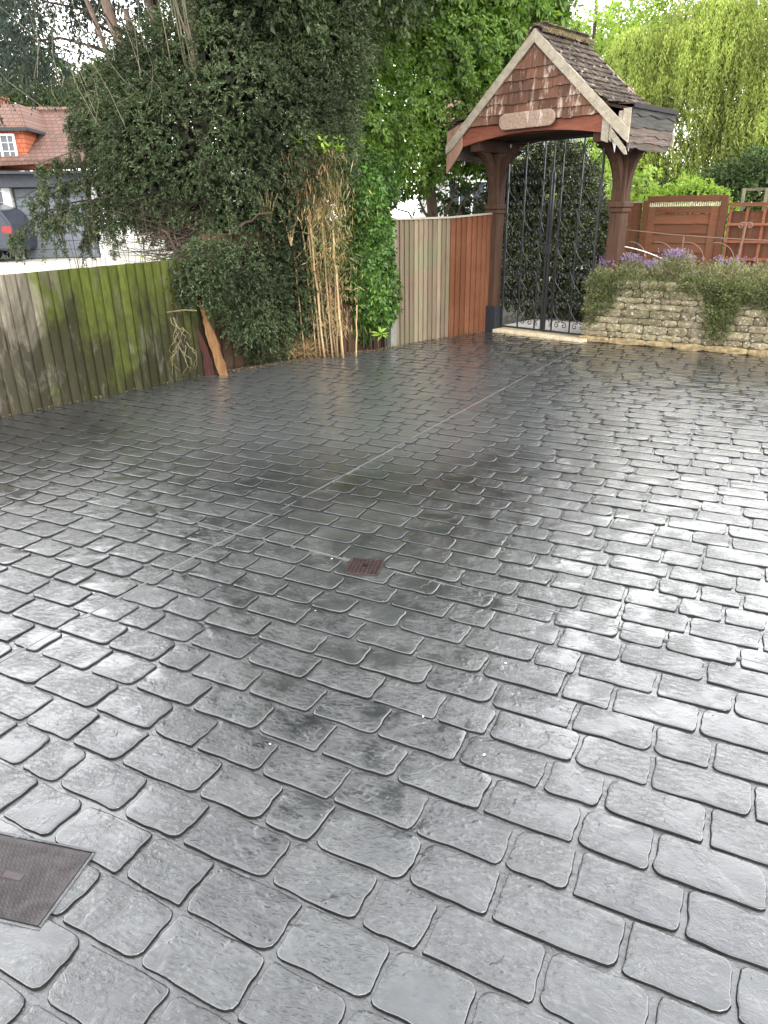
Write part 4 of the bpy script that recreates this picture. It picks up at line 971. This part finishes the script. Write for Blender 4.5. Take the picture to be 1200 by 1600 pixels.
# pinkish conifer trunks top left
for k, (x, y, h_, lean, rr) in enumerate([(-2.3, 10.2, 7.5, -1.75, .085), (-2.2, 10.6, 8, -1.25, .065), (-1.9, 10.4, 7.5, -.9, .045), (-2.6, 10.9, 8, -2.1, .045)]):
    t = empty('conifer_stem', (x, y, 0), label=['thick pinkish leaning tree stem above the yew, thickest of the row', 'second pinkish stem, between the thickest one and a thin upright', 'thin upright bare stem at right of the pinkish stems', 'thin bare stem at left behind the pinkish stems'][k], cat='tree', group='bare tree stems above the yew')
    mb = MB().tube([(lean * q + random.gauss(0, .03), 0, h_ * q) for q in [i / 10 for i in range(11)]], [rr * (1 - .6 * i / 10) for i in range(11)], 9)
    mb.build('trunk', M_PINK, t, smooth=True); mb = MB(); r = random.Random(k)
    for q in range(26):
        z = r.uniform(2.4, h_ * .9); a = r.uniform(0, 6.28); L = r.uniform(.4, 1.1); bx = lean * z / h_
        mb.tube([(bx, 0, z), (bx + math.cos(a) * L * .5, math.sin(a) * L * .5, z + .12), (bx + math.cos(a) * L, math.sin(a) * L, z - .05)], [.010, .007, .003], 4)
    mb.build('side_branches', M_TWIG, t)['kind'] = 'stuff'
# straw-like tall stems in the yew top
mb = MB(); r = random.Random(77)
for k in range(9):
    x = -1.95 + r.gauss(0, .07); mb.tube([(x, 8.6, 2.4), (x + r.gauss(0, .03), 8.33, 3.2), (x + r.gauss(-.05, .05), 8.2, r.uniform(3.7, 4.6))], [.007, .006, .003], 5)
tag(mb.build('cane_bundle', M_STRAWD), label='bundle of tall straw-coloured canes rising out of the yew top', cat='canes', kind='stuff')
# ---- spruce with drooping branches top left
sp_ = empty('spruce_tree', (-7.9, 15, 0), label='blue-green drooping spruce filling the top left corner', cat='tree'); r = random.Random(5)
mb = MB().tube([(0, 0, 0), (0, 0, 6.4)], [.2, .06], 8); P, D = [], []
for k in range(80):
    z = r.uniform(4.3, 6.3); a = r.uniform(0, 6.28); L = r.uniform(1.6, 4.3) * (1.25 - z / 12)
    q = [Vector((math.cos(a) * L * s, math.sin(a) * L * s, z + .1 * s - .5 * L * s * s * .55)) for s in (0, .25, .5, .75, 1)]
    mb.tube(q, [.03, .022, .016, .01, .004], 4)
    for m in range(int(L * 11)):
        s = r.uniform(.12, 1) * 3.999; aa, bb = q[int(s)], q[int(s) + 1]; p = aa.lerp(bb, s % 1); hl = r.uniform(.12, .6)
        for h_ in range(max(2, int(hl * 11))): P.append((p.x + r.gauss(0, .05), p.y + r.gauss(0, .05), p.z - hl * h_ / max(2, int(hl * 11)))); D.append((r.gauss(0, .2), r.gauss(0, .2), -1))
mb.build('trunk', M_BARK, sp_)
leafobj('crown', sprays(np.array(P), np.array(D), 6, .12, .075, .016, .4, .8, 12), L_CON, sp_)
# extra branch tips reaching right across the sky
P2, D2 = shell([(-4.4, 12.5, 4.6, 1.5, .8, 1.0), (-5.9, 12.3, 4.2, .9, .6, .5), (-5.2, 12.0, 3.75, .7, .5, .25), (-3.4, 12.6, 5.2, 1.2, .8, 1.2)], 1500, .4, .3, .2, seed=33)
sp2 = empty('dark_conifer', (-2.6, 12.6, 0), label='dark conifer behind the bare stems, left of the yew top', cat='tree')
leafobj('crown', sprays(P2 + np.array([2.6, -12.6, 0]), D2 * .4 + np.array([0, 0, -.8]), 10, .22, .07, .014, .5, .7, 34), L_CON, sp2)
mb = MB().tube([(0, 0, 0), (-.9, 0, 6)], [.14, .04], 8); limbs(mb, (-.5, 0, 3.4), [(-3.3, -.3, 3.9), (-2.6, -.5, 4.5), (-.2, 0, 5.0), (-2.9, -.2, 5.0)], .035, .008, .05, 4); mb.build('trunk', M_BARK, sp2)
# ---- bright green big-leaved tree right of the yew
bt = empty('elder_tree', (.9, 11.6, 0), label='bright green leafy tree between the dark yew and lychgate', cat='tree'); bl = np.array([-.9, -11.6, 0])
BE = [(.5, 11.2, 3.2, 1.3, .8, 1.3), (-.35, 10.1, 2.5, .5, .4, .75), (-.45, 10.0, 3.5, .6, .45, .8), (1.25, 11.6, 3.3, 1.0, .8, 1.3), (-.15, 10.7, 3.0, .75, .55, 1.1), (.45, 11.0, 2.3, .75, .5, .55), (1.5, 11.9, 4.3, 1.2, .9, 1.2), (.2, 11.4, 4.8, 1.6, 1.1, 1.5), (1.2, 12.2, 5.6, 1.5, 1.2, 1.4), (.35, 11.3, 6.6, 1.5, 1.1, 1.4), (1.85, 12.2, 4.2, .8, .7, 1.0), (1.5, 12.2, 7.0, 1.3, 1.0, 1.4)]
P, D = shell([e for e in BE if e[2] < 4.5], 9500, .16, .22, .6, seed=41); V1 = rosettes(P + bl, D, 6, .075, .0165, 42)
P, D = shell([e for e in BE if e[2] > 4.2], 5200, .16, .2, .6, seed=43); V2 = rosettes(P + bl, D, 6, .13, .032, 44)
leafobj('crown', np.concatenate([V1, V2]), L_BRT, bt)
P, D = shell([(*e[:3], e[3] * .8, e[4] * .75, e[5] * .8) for e in BE], 6500, .2, .1, .2, seed=45)
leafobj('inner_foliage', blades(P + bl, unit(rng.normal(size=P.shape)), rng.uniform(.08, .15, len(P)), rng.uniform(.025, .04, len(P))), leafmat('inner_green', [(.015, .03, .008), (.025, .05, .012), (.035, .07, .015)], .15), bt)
mb = MB().tube([(0, 0, 0), (-.1, 0, 1.6), (-.3, 0, 3.2), (-.2, 0, 5.5)], [.09, .08, .06, .03], 8)
limbs(mb, (.05, -.1, 1.1), [(.7, -.6, 2.1), (-.7, -.5, 2.2), (.5, -.2, 2.9), (1.1, -.3, 1.6), (-.9, -.3, 1.7)], .028, .006, .06, 8); mb.build('trunk', M_BARK, bt, smooth=True)
# sparse leafy bush against the white building left of the gate post
sb = empty('sparse_bush', (1.65, 12.2, 0), label='sparse light green bush against white wall left of the gate post', cat='bush')
P, D = shell([(0, 0, 2.3, .8, .5, .5), (.35, -.1, 1.8, .7, .5, .5), (-.6, -.2, 1.7, .6, .4, .45)], 750, .5, .3, .1, seed=51)
leafobj('foliage', rosettes(P, D, 5, .07, .02, 52), L_SHR, sb); mb = MB()
limbs(mb, (0, 0, .1), [(.7, -.2, 2.5), (-.5, -.1, 2.6), (.2, 0, 2.8), (-.9, -.2, 2.1), (1.0, 0, 1.9), (-.2, -.3, 1.9), (.45, -.2, 2.2)], .022, .006, .1, 9); mb.build('stem', M_TWIG, sb)
# ---- climber column next to the tan fence
cl = empty('climber', (-.12, 9.1, 0), label='bright leafy climber over the fence post beside the dry canes', cat='climber'); c0 = np.array([.12, -9.1, 0])
P, D = shell([(-.12, 9.08, 1.05, .30, .20, .75), (-.02, 9.12, .65, .26, .18, .42), (-.16, 9.0, 1.75, .24, .18, .33), (-.22, 9.2, .35, .2, .13, .3), (-.05, 9.4, 1.9, .3, .2, .4), (-.34, 9.05, 1.25, .20, .15, .65), (-.05, 9.03, 1.45, .22, .15, .3)], 3100, .2, .22, .5, seed=61)
leafobj('foliage', rosettes(P + c0, D, 5, .058, .016, 62), L_CLB, cl)
P, D = shell([(-.14, 9.12, 1.05, .2, .12, .8), (0, 9.15, .6, .18, .1, .4)], 1200, .2, .1, .1, seed=63)
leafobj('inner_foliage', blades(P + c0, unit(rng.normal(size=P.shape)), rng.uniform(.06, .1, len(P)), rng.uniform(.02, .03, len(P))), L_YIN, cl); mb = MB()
for k in range(6): x = -.28 + k * .09; mb.tube([(x, -.02, 0), (x + random.gauss(0, .03), -.02, .7), (x + random.gauss(0, .06), 0, 1.7)], [.008, .007, .004], 5)
mb.tube([(-.12, -.05, 1.9), (-.14, -.06, 2.35)], .005, 4); mb.build('stem', M_TWIG, cl)
P = np.array([(-.14, -.06, 2.33), (-.14, -.06, 2.26), (-.12, -.06, 2.4), (-.16, -.06, 2.3), (.1, -.2, .22), (.13, -.2, .2)]); leafobj('young_shoot', rosettes(P, np.tile([0, -.3, 1.], (6, 1)), 7, .12, .02, 66, .1, .4), L_LIM, cl)
# ---- dry bamboo clump
ba = empty('cane_clump', (-.56, 8.56, 0), label='clump of dry straw-coloured canes with feathery tops beside the climber', cat='canes'); r = random.Random(3)
M_CANE = wood('cane', (.25, .18, .09), (.42, .33, .19), (.30, .17, .085), grain=(14, 14, 1), vary=.35)
spec = [(-.36, 0, .02, 1.62, .009, .03), (-.60, -.02, .02, 1.95, .010, .02), (-.17, 0, .02, 2.1, .011, .03), (-.12, -.02, .02, 2.25, .013, .04), (-.03, -.01, 0, 2.0, .010, .02), (.04, 0, .0, 1.6, .009, .0), (.10, -.03, 0, 1.45, .013, .03), (-.08, .03, 0, 2.2, .008, .05), (.01, .03, 0, 2.1, .008, .03), (-.22, .04, .0, 1.9, .008, .04), (.26, -.02, 0, .6, .008, -.02)]
for x, y, z, h_, rr, ln in spec:
    zz0 = .55 if x < -.5 else 0
    pts = [(x - ln * h_ * q * 1.6 + r.gauss(0, .004), y, zz0 + (h_ - zz0) * q) for q in [i / 9 for i in range(10)]]
    MB().tube(pts, [rr * 1.12 * (1 - .3 * i / 9) * (1.12 if i % 3 == 0 else 1) for i in range(10)], 7).build('cane', M_CANE, ba, smooth=True)
mb = MB()
for x, z0, z1, n in [(-.60, 1.45, 1.98, 5), (-.36, 1.25, 1.65, 3)]:
    for k in range(n): a = (k - n / 2 + .5) * .06; mb.tube([(x - .08, -.02, z0), (x - .08 + a * .7, -.02, (z0 + z1) / 2), (x - .08 + a * 1.9, -.02, z1 - r.uniform(0, .1))], [.009, .010, .004], 5)
mb.build('sheath', M_CANE, ba)
P = np.stack([rng.normal(-.16, .17, 1500), rng.normal(0, .07, 1500), rng.uniform(1.55, 2.25, 1500)], 1); D = unit(np.stack([rng.normal(0, .3, 1500), rng.normal(0, .3, 1500), -np.ones(1500)], 1))
P2 = np.stack([rng.normal(-.02, .13, 1600), rng.normal(0, .06, 1600), rng.uniform(.25, 1.7, 1600)], 1)
leafobj('dry_leaves', np.concatenate([blades(P, D, rng.uniform(.06, .16, 1500), rng.uniform(.003, .007, 1500)), blades(P2, unit(D[rng.integers(0, 1500, 1600)] * np.array([1, 1, .9]) + rng.normal(0, .5, (1600, 3))), rng.uniform(.05, .13, 1600), rng.uniform(.0025, .005, 1600))]), L_DRY, ba)
P = np.stack([rng.normal(-.03, .13, 1300), rng.normal(-.02, .06, 1300), rng.uniform(.9, 2.3, 1300)], 1)
leafobj('green_leaves', blades(P, unit(rng.normal(0, .5, (1300, 3)) + np.array([0, 0, -.7])), rng.uniform(.05, .11, 1300), rng.uniform(.003, .006, 1300)), leafmat('bamboo_leaf', [(.05, .07, .02), (.09, .12, .035), (.14, .17, .06)], .3), ba)
P = np.stack([rng.normal(-.12, .13, 90), rng.normal(-.03, .05, 90), rng.normal(2.28, .05, 90)], 1); leafobj('top_foliage', rosettes(P, np.tile([0, -.2, 1.], (90, 1)), 5, .075, .014, 67), L_LIM, ba)
P = np.stack([rng.normal(-.38, .17, 1100), rng.normal(-.04, .05, 1100), rng.uniform(0, .16, 1100)], 1)
tag(leafobj('dry_grass', blades(P + np.array([-.62, 8.66, 0]), unit(rng.normal(0, 1, (1100, 3)) + np.array([0, 0, .6])), rng.uniform(.06, .16, 1100), rng.uniform(.002, .005, 1100)), L_DRY), kind='stuff')
# ---- split log leaning at the fence end
lg = empty('split_log', (-1.83, 7.62, 0), label='split orange-brown stump leaning at the right end of the mossy fence', cat='log')
M_SPL = wood('split_wood', (.13, .06, .025), (.30, .17, .075), grain=(14, 14, 1.5), wear=((.05, .025, .015), .55), bstr=1); M_BRK = wood('red_bark', (.035, .015, .012), (.09, .035, .028), grain=(8, 8, 1.5), bstr=1)
def shard(b0, w0, pts_, mat, nm, th):
    mb = MB(); n = len(pts_)
    rs_ = random.Random(int(th * 1000) + n)
    pts_ = [((a[0] + (b[0] - a[0]) * f) + rs_.uniform(-.006, .006), a[1] + (b[1] - a[1]) * f, max(.003, (a[2] + (b[2] - a[2]) * f) + rs_.uniform(-.009, .006))) for a, b in zip(pts_, pts_[1:]) for f in (0, .33, .66)] + [pts_[-1]]; n = len(pts_)
    for (x, z, w_) in pts_: mb.v += [(x - w_, -.02, z), (x + w_, -.025, z), (x + w_ * .8, th, z), (x - w_ * .7, th, z)]
    for i in range(n - 1):
        for k in range(4): mb.f.append((i * 4 + k, i * 4 + (k + 1) % 4, i * 4 + 4 + (k + 1) % 4, i * 4 + 4 + k)); mb.mi.append(0)
    mb.f += [(3, 2, 1, 0), tuple((n - 1) * 4 + k for k in range(4))]; mb.mi += [0, 0]; return mb.build(nm, mat, lg)
shard(0, 0, [(.13, -.02, .045), (.09, .18, .05), (.05, .38, .045), (.0, .56, .030), (-.02, .70, .020), (-.035, .78, .006)], M_SPL, 'split_face', .05)
o = shard(0, 0, [(.04, -.02, .05), (.03, .16, .045), (-.01, .34, .035), (-.04, .5, .01)], M_BRK, 'bark', .06); o.location = (-.06, .03, 0)
# dead twisted twig hanging on the fence
dt = empty('dead_twig', (-2.06, 7.36, 0), label='dead twisted pale twig hanging in front of the mossy fence', cat='twig'); mb = MB(); r = random.Random(13)
for k in range(16):
    x, z = r.gauss(.0, .04), r.uniform(.30, .72); p = [(x, -.05, z)]
    for q in range(5): x += r.gauss(0 if k % 2 else -.008, .03); z -= r.uniform(.02, .075); p.append((x, -.05 + r.gauss(0, .02), max(.02, z)))
    mb.tube(p, [.005, .0045, .004, .003, .002, .0015], 4)
mb.tube([(-.08, -.04, .70), (.1, -.04, .72), (.22, -.03, .71)], .006, 4); mb.build('twig', wood('pale_twig', (.12, .10, .05), (.26, .22, .13)), dt)
# young stems with lime buds behind the mossy fence
ys = empty('young_stems', (-2.7, 8.1, .2), label='thin upright stems with lime buds behind the mossy fence', cat='stems'); mb = MB(); r = random.Random(21); P = []
for k in range(30):
    x = r.uniform(-.75, .75); z1 = r.uniform(1.1, 1.55); dx = r.gauss(0, .1); mb.tube([(x, r.gauss(0, .1), 0), (x + dx * .5, 0, .7), (x + dx, 0, z1)], [.005, .004, .002], 4)
    if r.random() < .3: P.append((x + dx * .9, 0, r.uniform(1.0, z1)))
mb.build('stem', M_TWIG, ys); P = np.array(P); leafobj('bud', rosettes(P, np.tile([0, 0, 1.], (len(P), 1)), 5, .035, .011, 71), L_LIM, ys)
# ---- hedge bush behind the gate
gbush = empty('gate_bush', (3.0, 11.2, 0), label='dense dark glossy bush filling the opening behind the iron gate', cat='bush'); g0 = np.array([-3.0, -11.2, 0])
GE = [(2.75, 11.5, .95, .95, .5, .95), (2.55, 11.5, 1.62, .75, .45, .86), (2.0, 11.45, 1.2, .55, .45, .9), (3.3, 11.3, .7, .6, .5, .85)]
P, D = shell(GE, 9000, .12, .14, .6, seed=81); V1 = sprays(P + g0, D, 9, .11, .042, .011, .2, .9, 82)
P, D = shell([(*e[:3], e[3] * .85, e[4] * .8, e[5] * .88) for e in GE], 4000, .1, .1, .3, seed=83)
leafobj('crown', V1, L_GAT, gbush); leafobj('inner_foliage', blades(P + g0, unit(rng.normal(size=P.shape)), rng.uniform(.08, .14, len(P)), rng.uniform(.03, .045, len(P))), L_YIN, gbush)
MB().tube([(-.3, .3, 0), (-.3, .3, 1.3)], .05, 6).build('trunk', M_BARK, gbush)
# lime shrub seen above the bush through the gate top
lb = empty('lime_bush', (4.3, 14.2, 0), label='lime green bush beyond the gate, before the white building', cat='bush')
P, D = shell([(0, 0, 1.6, .9, .6, 1.0), (-1.2, .4, 1.5, 1.1, .5, 1.2), (-.6, .2, 2.4, .7, .4, .5)], 2400, .3, .25, .3, seed=85); leafobj('foliage', rosettes(P, D, 5, .085, .024, 86), L_LIM, lb); MB().tube([(0, 0, 0), (0, 0, 1.6)], .04, 6).build('stem', M_TWIG, lb)
# ---- willow
wi = empty('willow_tree', (9.4, 20.5, 0), label='large weeping willow in fresh yellow-green leaf', cat='tree')
def willow(domes, n, seed, ls, lw, hl):
    r = np.random.default_rng(seed); P, D = shell(domes, n, .16, .15, .5, seed=seed); keep = D[:, 2] > -.45; P, D = P[keep], D[keep]; m = len(P)
    L = r.uniform(*hl, m); per = 30; t = np.tile(np.linspace(0, 1, per), m); i = np.repeat(np.arange(m), per)
    out2 = D[:, :2] / (np.linalg.norm(D[:, :2], axis=1)[:, None] + .3); ph = r.uniform(0, 6, m)
    B = P[i].copy(); B[:, 0] += out2[i, 0] * .28 * np.sqrt(t) + .05 * np.sin(t * 4 + ph[i]); B[:, 1] += out2[i, 1] * .28 * np.sqrt(t); B[:, 2] -= L[i] * t ** 1.25
    B += r.normal(0, .022, B.shape); dd = unit(np.stack([r.normal(0, .5, len(B)), r.normal(0, .5, len(B)), -np.ones(len(B))], 1))
    k = (B[:, 2] > .05); return blades(B[k], dd[k], r.uniform(.7, 1.2, k.sum()) * ls, r.uniform(.7, 1.2, k.sum()) * lw)
WD = [(0, 0, 5.0, 2.6, 1.8, 1.7), (-1.9, -.4, 3.5, 1.3, 1.0, 1.5), (1.6, -.6, 4.3, 1.9, 1.2, 1.5), (-.6, -.9, 2.7, 1.4, .9, 1.2), (-2.6, -.2, 2.0, .95, .8, 1.2), (.9, -1.3, 2.2, 1.1, .8, 1.0), (3.0, 0, 3.6, 1.6, 1.3, 2.0), (-2.9, .2, 3.1, .9, .8, 1.1), (-1.2, .3, 5.4, 1.5, 1.2, 1.1), (-1.6, -.9, 1.7, 1.1, .8, .9), (.2, -1.2, 3.5, 1.3, .9, 1.1), (2.2, -1.2, 2.6, 1.2, .9, 1.1), (-3.0, .2, 4.6, .9, .8, 1.2)]
leafobj('crown', willow(WD, 9500, 91, .095, .014, (.5, 1.7)), L_WIL, wi)
P, D = shell([(*e[:3], e[3] * .8, e[4] * .75, e[5] * .85) for e in WD], 9000, .2, .1, .2, seed=94)
leafobj('inner_foliage', blades(P, unit(rng.normal(size=P.shape) + np.array([0, 0, -1.2])), rng.uniform(.16, .3, len(P)), rng.uniform(.025, .05, len(P))), leafmat('willow_inner', [(.07, .12, .02), (.11, .17, .03), (.16, .2, .05)], .3), wi)
mb = MB().tube([(0, 0, 0), (.1, 0, 2), (0, 0, 4.6)], [.35, .28, .15], 10); limbs(mb, (0, 0, 2.2), [(-2, -.3, 4.2), (1.8, -.5, 5), (-1, .3, 6), (2.6, 0, 4.4)], .12, .03, .15, 2); mb.build('trunk', M_BARK, wi)
# ---- spring-green trees behind the roof
def airy(name, lab, loc, ells, n, mat, per, ls, lw, seed, trunk, grp=None):
    t = empty(name, loc, label=lab, cat='tree', group=grp); P, D = shell(ells, n, .45, .3, .1, seed=seed)
    leafobj('crown', sprays(P, D, per, .3, ls, lw, .25, .9, seed + 1), mat, t); mb = MB()
    mb.tube([(0, 0, 0), (.05, 0, trunk * .5), (0, 0, trunk)], [.16, .11, .03], 7); rr = random.Random(seed)
    limbs(mb, (0, 0, trunk * .35), [(e[0] + rr.uniform(-.5, .5) * e[3], e[1], e[2] + rr.uniform(-.2, .8) * e[5]) for e in ells for _ in range(3)], .05, .01, .15, seed); mb.build('trunk', M_BARK, t)
airy('spring_tree', 'light green airy tree above the left half of the lychgate roof', (3.2, 22, 0), [(0, 0, 5.0, 2.1, 1.4, 1.7), (-1.8, .5, 4.4, 1.5, 1, 1.6), (.5, .3, 6.6, 1.5, 1, 1.2), (1.0, -.2, 3.4, 1.3, 1, 1.2)], 3600, L_MID, 8, .13, .03, 101, 7)
airy('bare_spring_tree', 'half-bare tree with sky showing through, between lychgate roof and willow', (6.2, 24, 0), [(0, 0, 5.4, 1.2, 1, 1.6), (.7, .2, 3.8, .8, .7, .9), (-.8, 0, 4.2, .8, .6, 1.0), (1.3, .4, 5.8, 1, .8, 1.2)], 900, L_MID, 7, .12, .028, 105, 7.5)
airy('tall_back_tree', 'olive-green tree behind the willow top', (9.0, 27, 0), [(0, 0, 6.6, 3, 1.5, 1.4), (-1.6, 0, 5.8, 1.4, 1.2, 1.6), (2.6, 0, 6.2, 2, 1.2, 1.4)], 2200, L_MID, 8, .15, .034, 108, 7.5)
airy('yard_tree', 'green tree behind the roof of the neighbouring house', (-13.2, 31, .4), [(0, 0, 5.0, 3.4, 1.5, 1.8), (2.6, 0, 4.6, 2.4, 1.5, 1.6), (-3, 0, 4.6, 2.4, 1.5, 1.6)], 4200, leafmat('yard_leaf', [(.05, .08, .025), (.09, .13, .04), (.14, .18, .06)], .3), 8, .18, .05, 111, 6)
airy('distant_tree', 'green tree far beyond the yard, right of the house', (-6, 34, .4), [(0, 0, 4, 3.4, 1.5, 3), (3.6, 0, 4.6, 3, 1.5, 3.2)], 4200, L_SHR, 8, .2, .05, 114, 6)
# ---- shrubs behind the panels
def bushf(name, lab, loc, ells, n, mat, per, tl, ls, lw, seed, inner=None):
    t = empty(name, loc, label=lab, cat='bush'); P, D = shell(ells, n, .14, .16, .6, seed=seed); leafobj('crown', sprays(P, D, per, tl, ls, lw, .15, .9, seed + 1), mat, t)
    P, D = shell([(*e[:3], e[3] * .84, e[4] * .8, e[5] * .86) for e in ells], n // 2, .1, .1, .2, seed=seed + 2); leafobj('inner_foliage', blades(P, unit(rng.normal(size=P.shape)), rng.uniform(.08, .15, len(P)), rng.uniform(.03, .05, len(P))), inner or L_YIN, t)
    MB().tube([(0, 0, 0), (0, 0, 1.2)], .05, 6).build('trunk', M_BARK, t)
bushf('round_shrub', 'dense dark green rounded shrub behind the trellis under the willow', (6.9, 14.0, 0), [(0, 0, 1.4, 1.3, .9, 1.15), (-.75, -.1, 1.25, .8, .7, .9), (1.2, .1, 1.6, 1.1, .8, 1.1)], 5500, L_SHR, 9, .12, .055, .014, 121)
bushf('pale_shrub', 'small light green shrub behind the slatted panel', (5.35, 13.2, 0), [(0, 0, 1.25, .75, .5, .75), (-.5, .2, 1.1, .5, .4, .72)], 2000, L_LIM, 7, .12, .05, .015, 124, L_SHR)
bushf('under_shrub', 'dark green shrub under the willow, right of the black downpipe', (6.1, 16.8, 0), [(0, 0, 1.0, .8, .5, 1.0)], 2400, L_SHR, 8, .14, .07, .016, 127)
# ---- planting on the wall
def planted(nm, lab, spots, mat, n, ls, lw, seed, cat, flowers=0, spread=.5):
    r = np.random.default_rng(seed); t = empty(nm, tuple(wloc(spots[0][0], spots[0][1], .7)), wang, label=lab, cat=cat)
    P, D = shell([(s[0] - spots[0][0], s[1] - spots[0][1], s[2] - .7, *s[3:]) for s in spots], n, .25, .3, .3, front=False, seed=seed); k = P[:, 2] > -.7
    leafobj('foliage', sprays(P[k], D[k] + np.array([0, -.2, .35]), 9, .09, ls, lw, -.15, spread, seed + 1), mat, t)
    if flowers:
        s = r.integers(0, len(spots), flowers); S_ = np.array(spots)[s]; q = r.normal(0, .33, (flowers, 2))
        F = np.stack([S_[:, 0] - spots[0][0] + q[:, 0] * S_[:, 3], S_[:, 1] - spots[0][1] + q[:, 1] * S_[:, 4], S_[:, 2] - .7 + S_[:, 5] * r.uniform(.85, 1.35, flowers)], 1)
        leafobj('flower_spikes', sprays(F, np.tile([0, 0, 1.], (flowers, 1)) + r.normal(0, .2, (flowers, 3)), 9, .05, .014, .006, 0, .6, seed + 5), L_FLW, t)
planted('lavender', 'lavender tuft in purple flower at the gate end of the wall', [(.42, .22, .78, .22, .16, .19), (.22, .16, .74, .20, .14, .2)], L_LAV, 1500, .030, .004, 141, 'lavender', 260)
planted('lavender', 'purple flowering lavender clump in the middle of the wall top', [(.98, .26, .82, .24, .16, .20), (.72, .24, .77, .16, .14, .14)], L_LAV, 1500, .030, .004, 151, 'lavender', 400)
planted('lavender', 'silvery lavender mound spilling along the wall before the trellis', [(1.55, .20, .76, .36, .2, .20), (2.1, .2, .76, .42, .2, .2), (2.75, .2, .74, .4, .2, .2), (1.30, .14, .70, .2, .14, .12)], L_LAV, 3300, .030, .004, 161, 'lavender', 130)
planted('trailing_thyme', 'green trailing plant hanging down the left end of the wall', [(.16, .0, .66, .15, .07, .15), (.24, -.02, .52, .10, .05, .15), (.09, -.02, .38, .05, .045, .18), (.36, .0, .72, .12, .06, .08)], L_THY, 1200, .024, .005, 171, 'trailing plant')
planted('trailing_thyme', 'big dark trailing clump draping the wall in front of the trellis', [(1.62, -.02, .64, .24, .07, .12), (1.60, -.03, .46, .15, .05, .16), (1.63, -.04, .30, .085, .045, .13), (1.95, -.0, .68, .3, .07, .10), (2.25, -.02, .60, .2, .07, .13), (1.3, .02, .74, .2, .06, .06)], L_THY, 2900, .024, .005, 181, 'trailing plant')
planted('moss_mat', 'mat of green creeping plant along the wall edge between the trailers', [(.7, .06, .69, .3, .1, .05), (1.0, .06, .68, .2, .1, .04)], L_THY, 700, .018, .004, 191, 'creeping plant')
# ---- leaf litter and grit along the edges of the paving
def litter(A, B, n, w_, seed):
    r = np.random.default_rng(seed); A, B = np.array([*A, .004]), np.array([*B, .004]); t = r.random(n)[:, None]; d = (B - A) / np.linalg.norm(B - A); nn = np.array([d[1], -d[0], 0])
    return A + (B - A) * t + nn * np.abs(r.normal(0, w_, n))[:, None] + np.array([0, 0, .002])
P = np.concatenate([litter((-3.6, 5.7), (-1.85, 7.75), 260, .03, 1), litter((-1.85, 7.75), (.15, 9.2), 900, .07, 2), litter((.15, 9.2), (1.5, 10.4), 180, .03, 3)])
D = rng.normal(size=P.shape); D[:, 2] = np.abs(D[:, 2]) * .25
tag(leafobj('leaf_litter', blades(P, unit(D), rng.uniform(.008, .032, len(P)), rng.uniform(.003, .008, len(P))), leafmat('litter_leaf', [(.05, .03, .018), (.10, .065, .035), (.20, .14, .08), (.06, .06, .025)], .1, .3, .7)), kind='stuff')
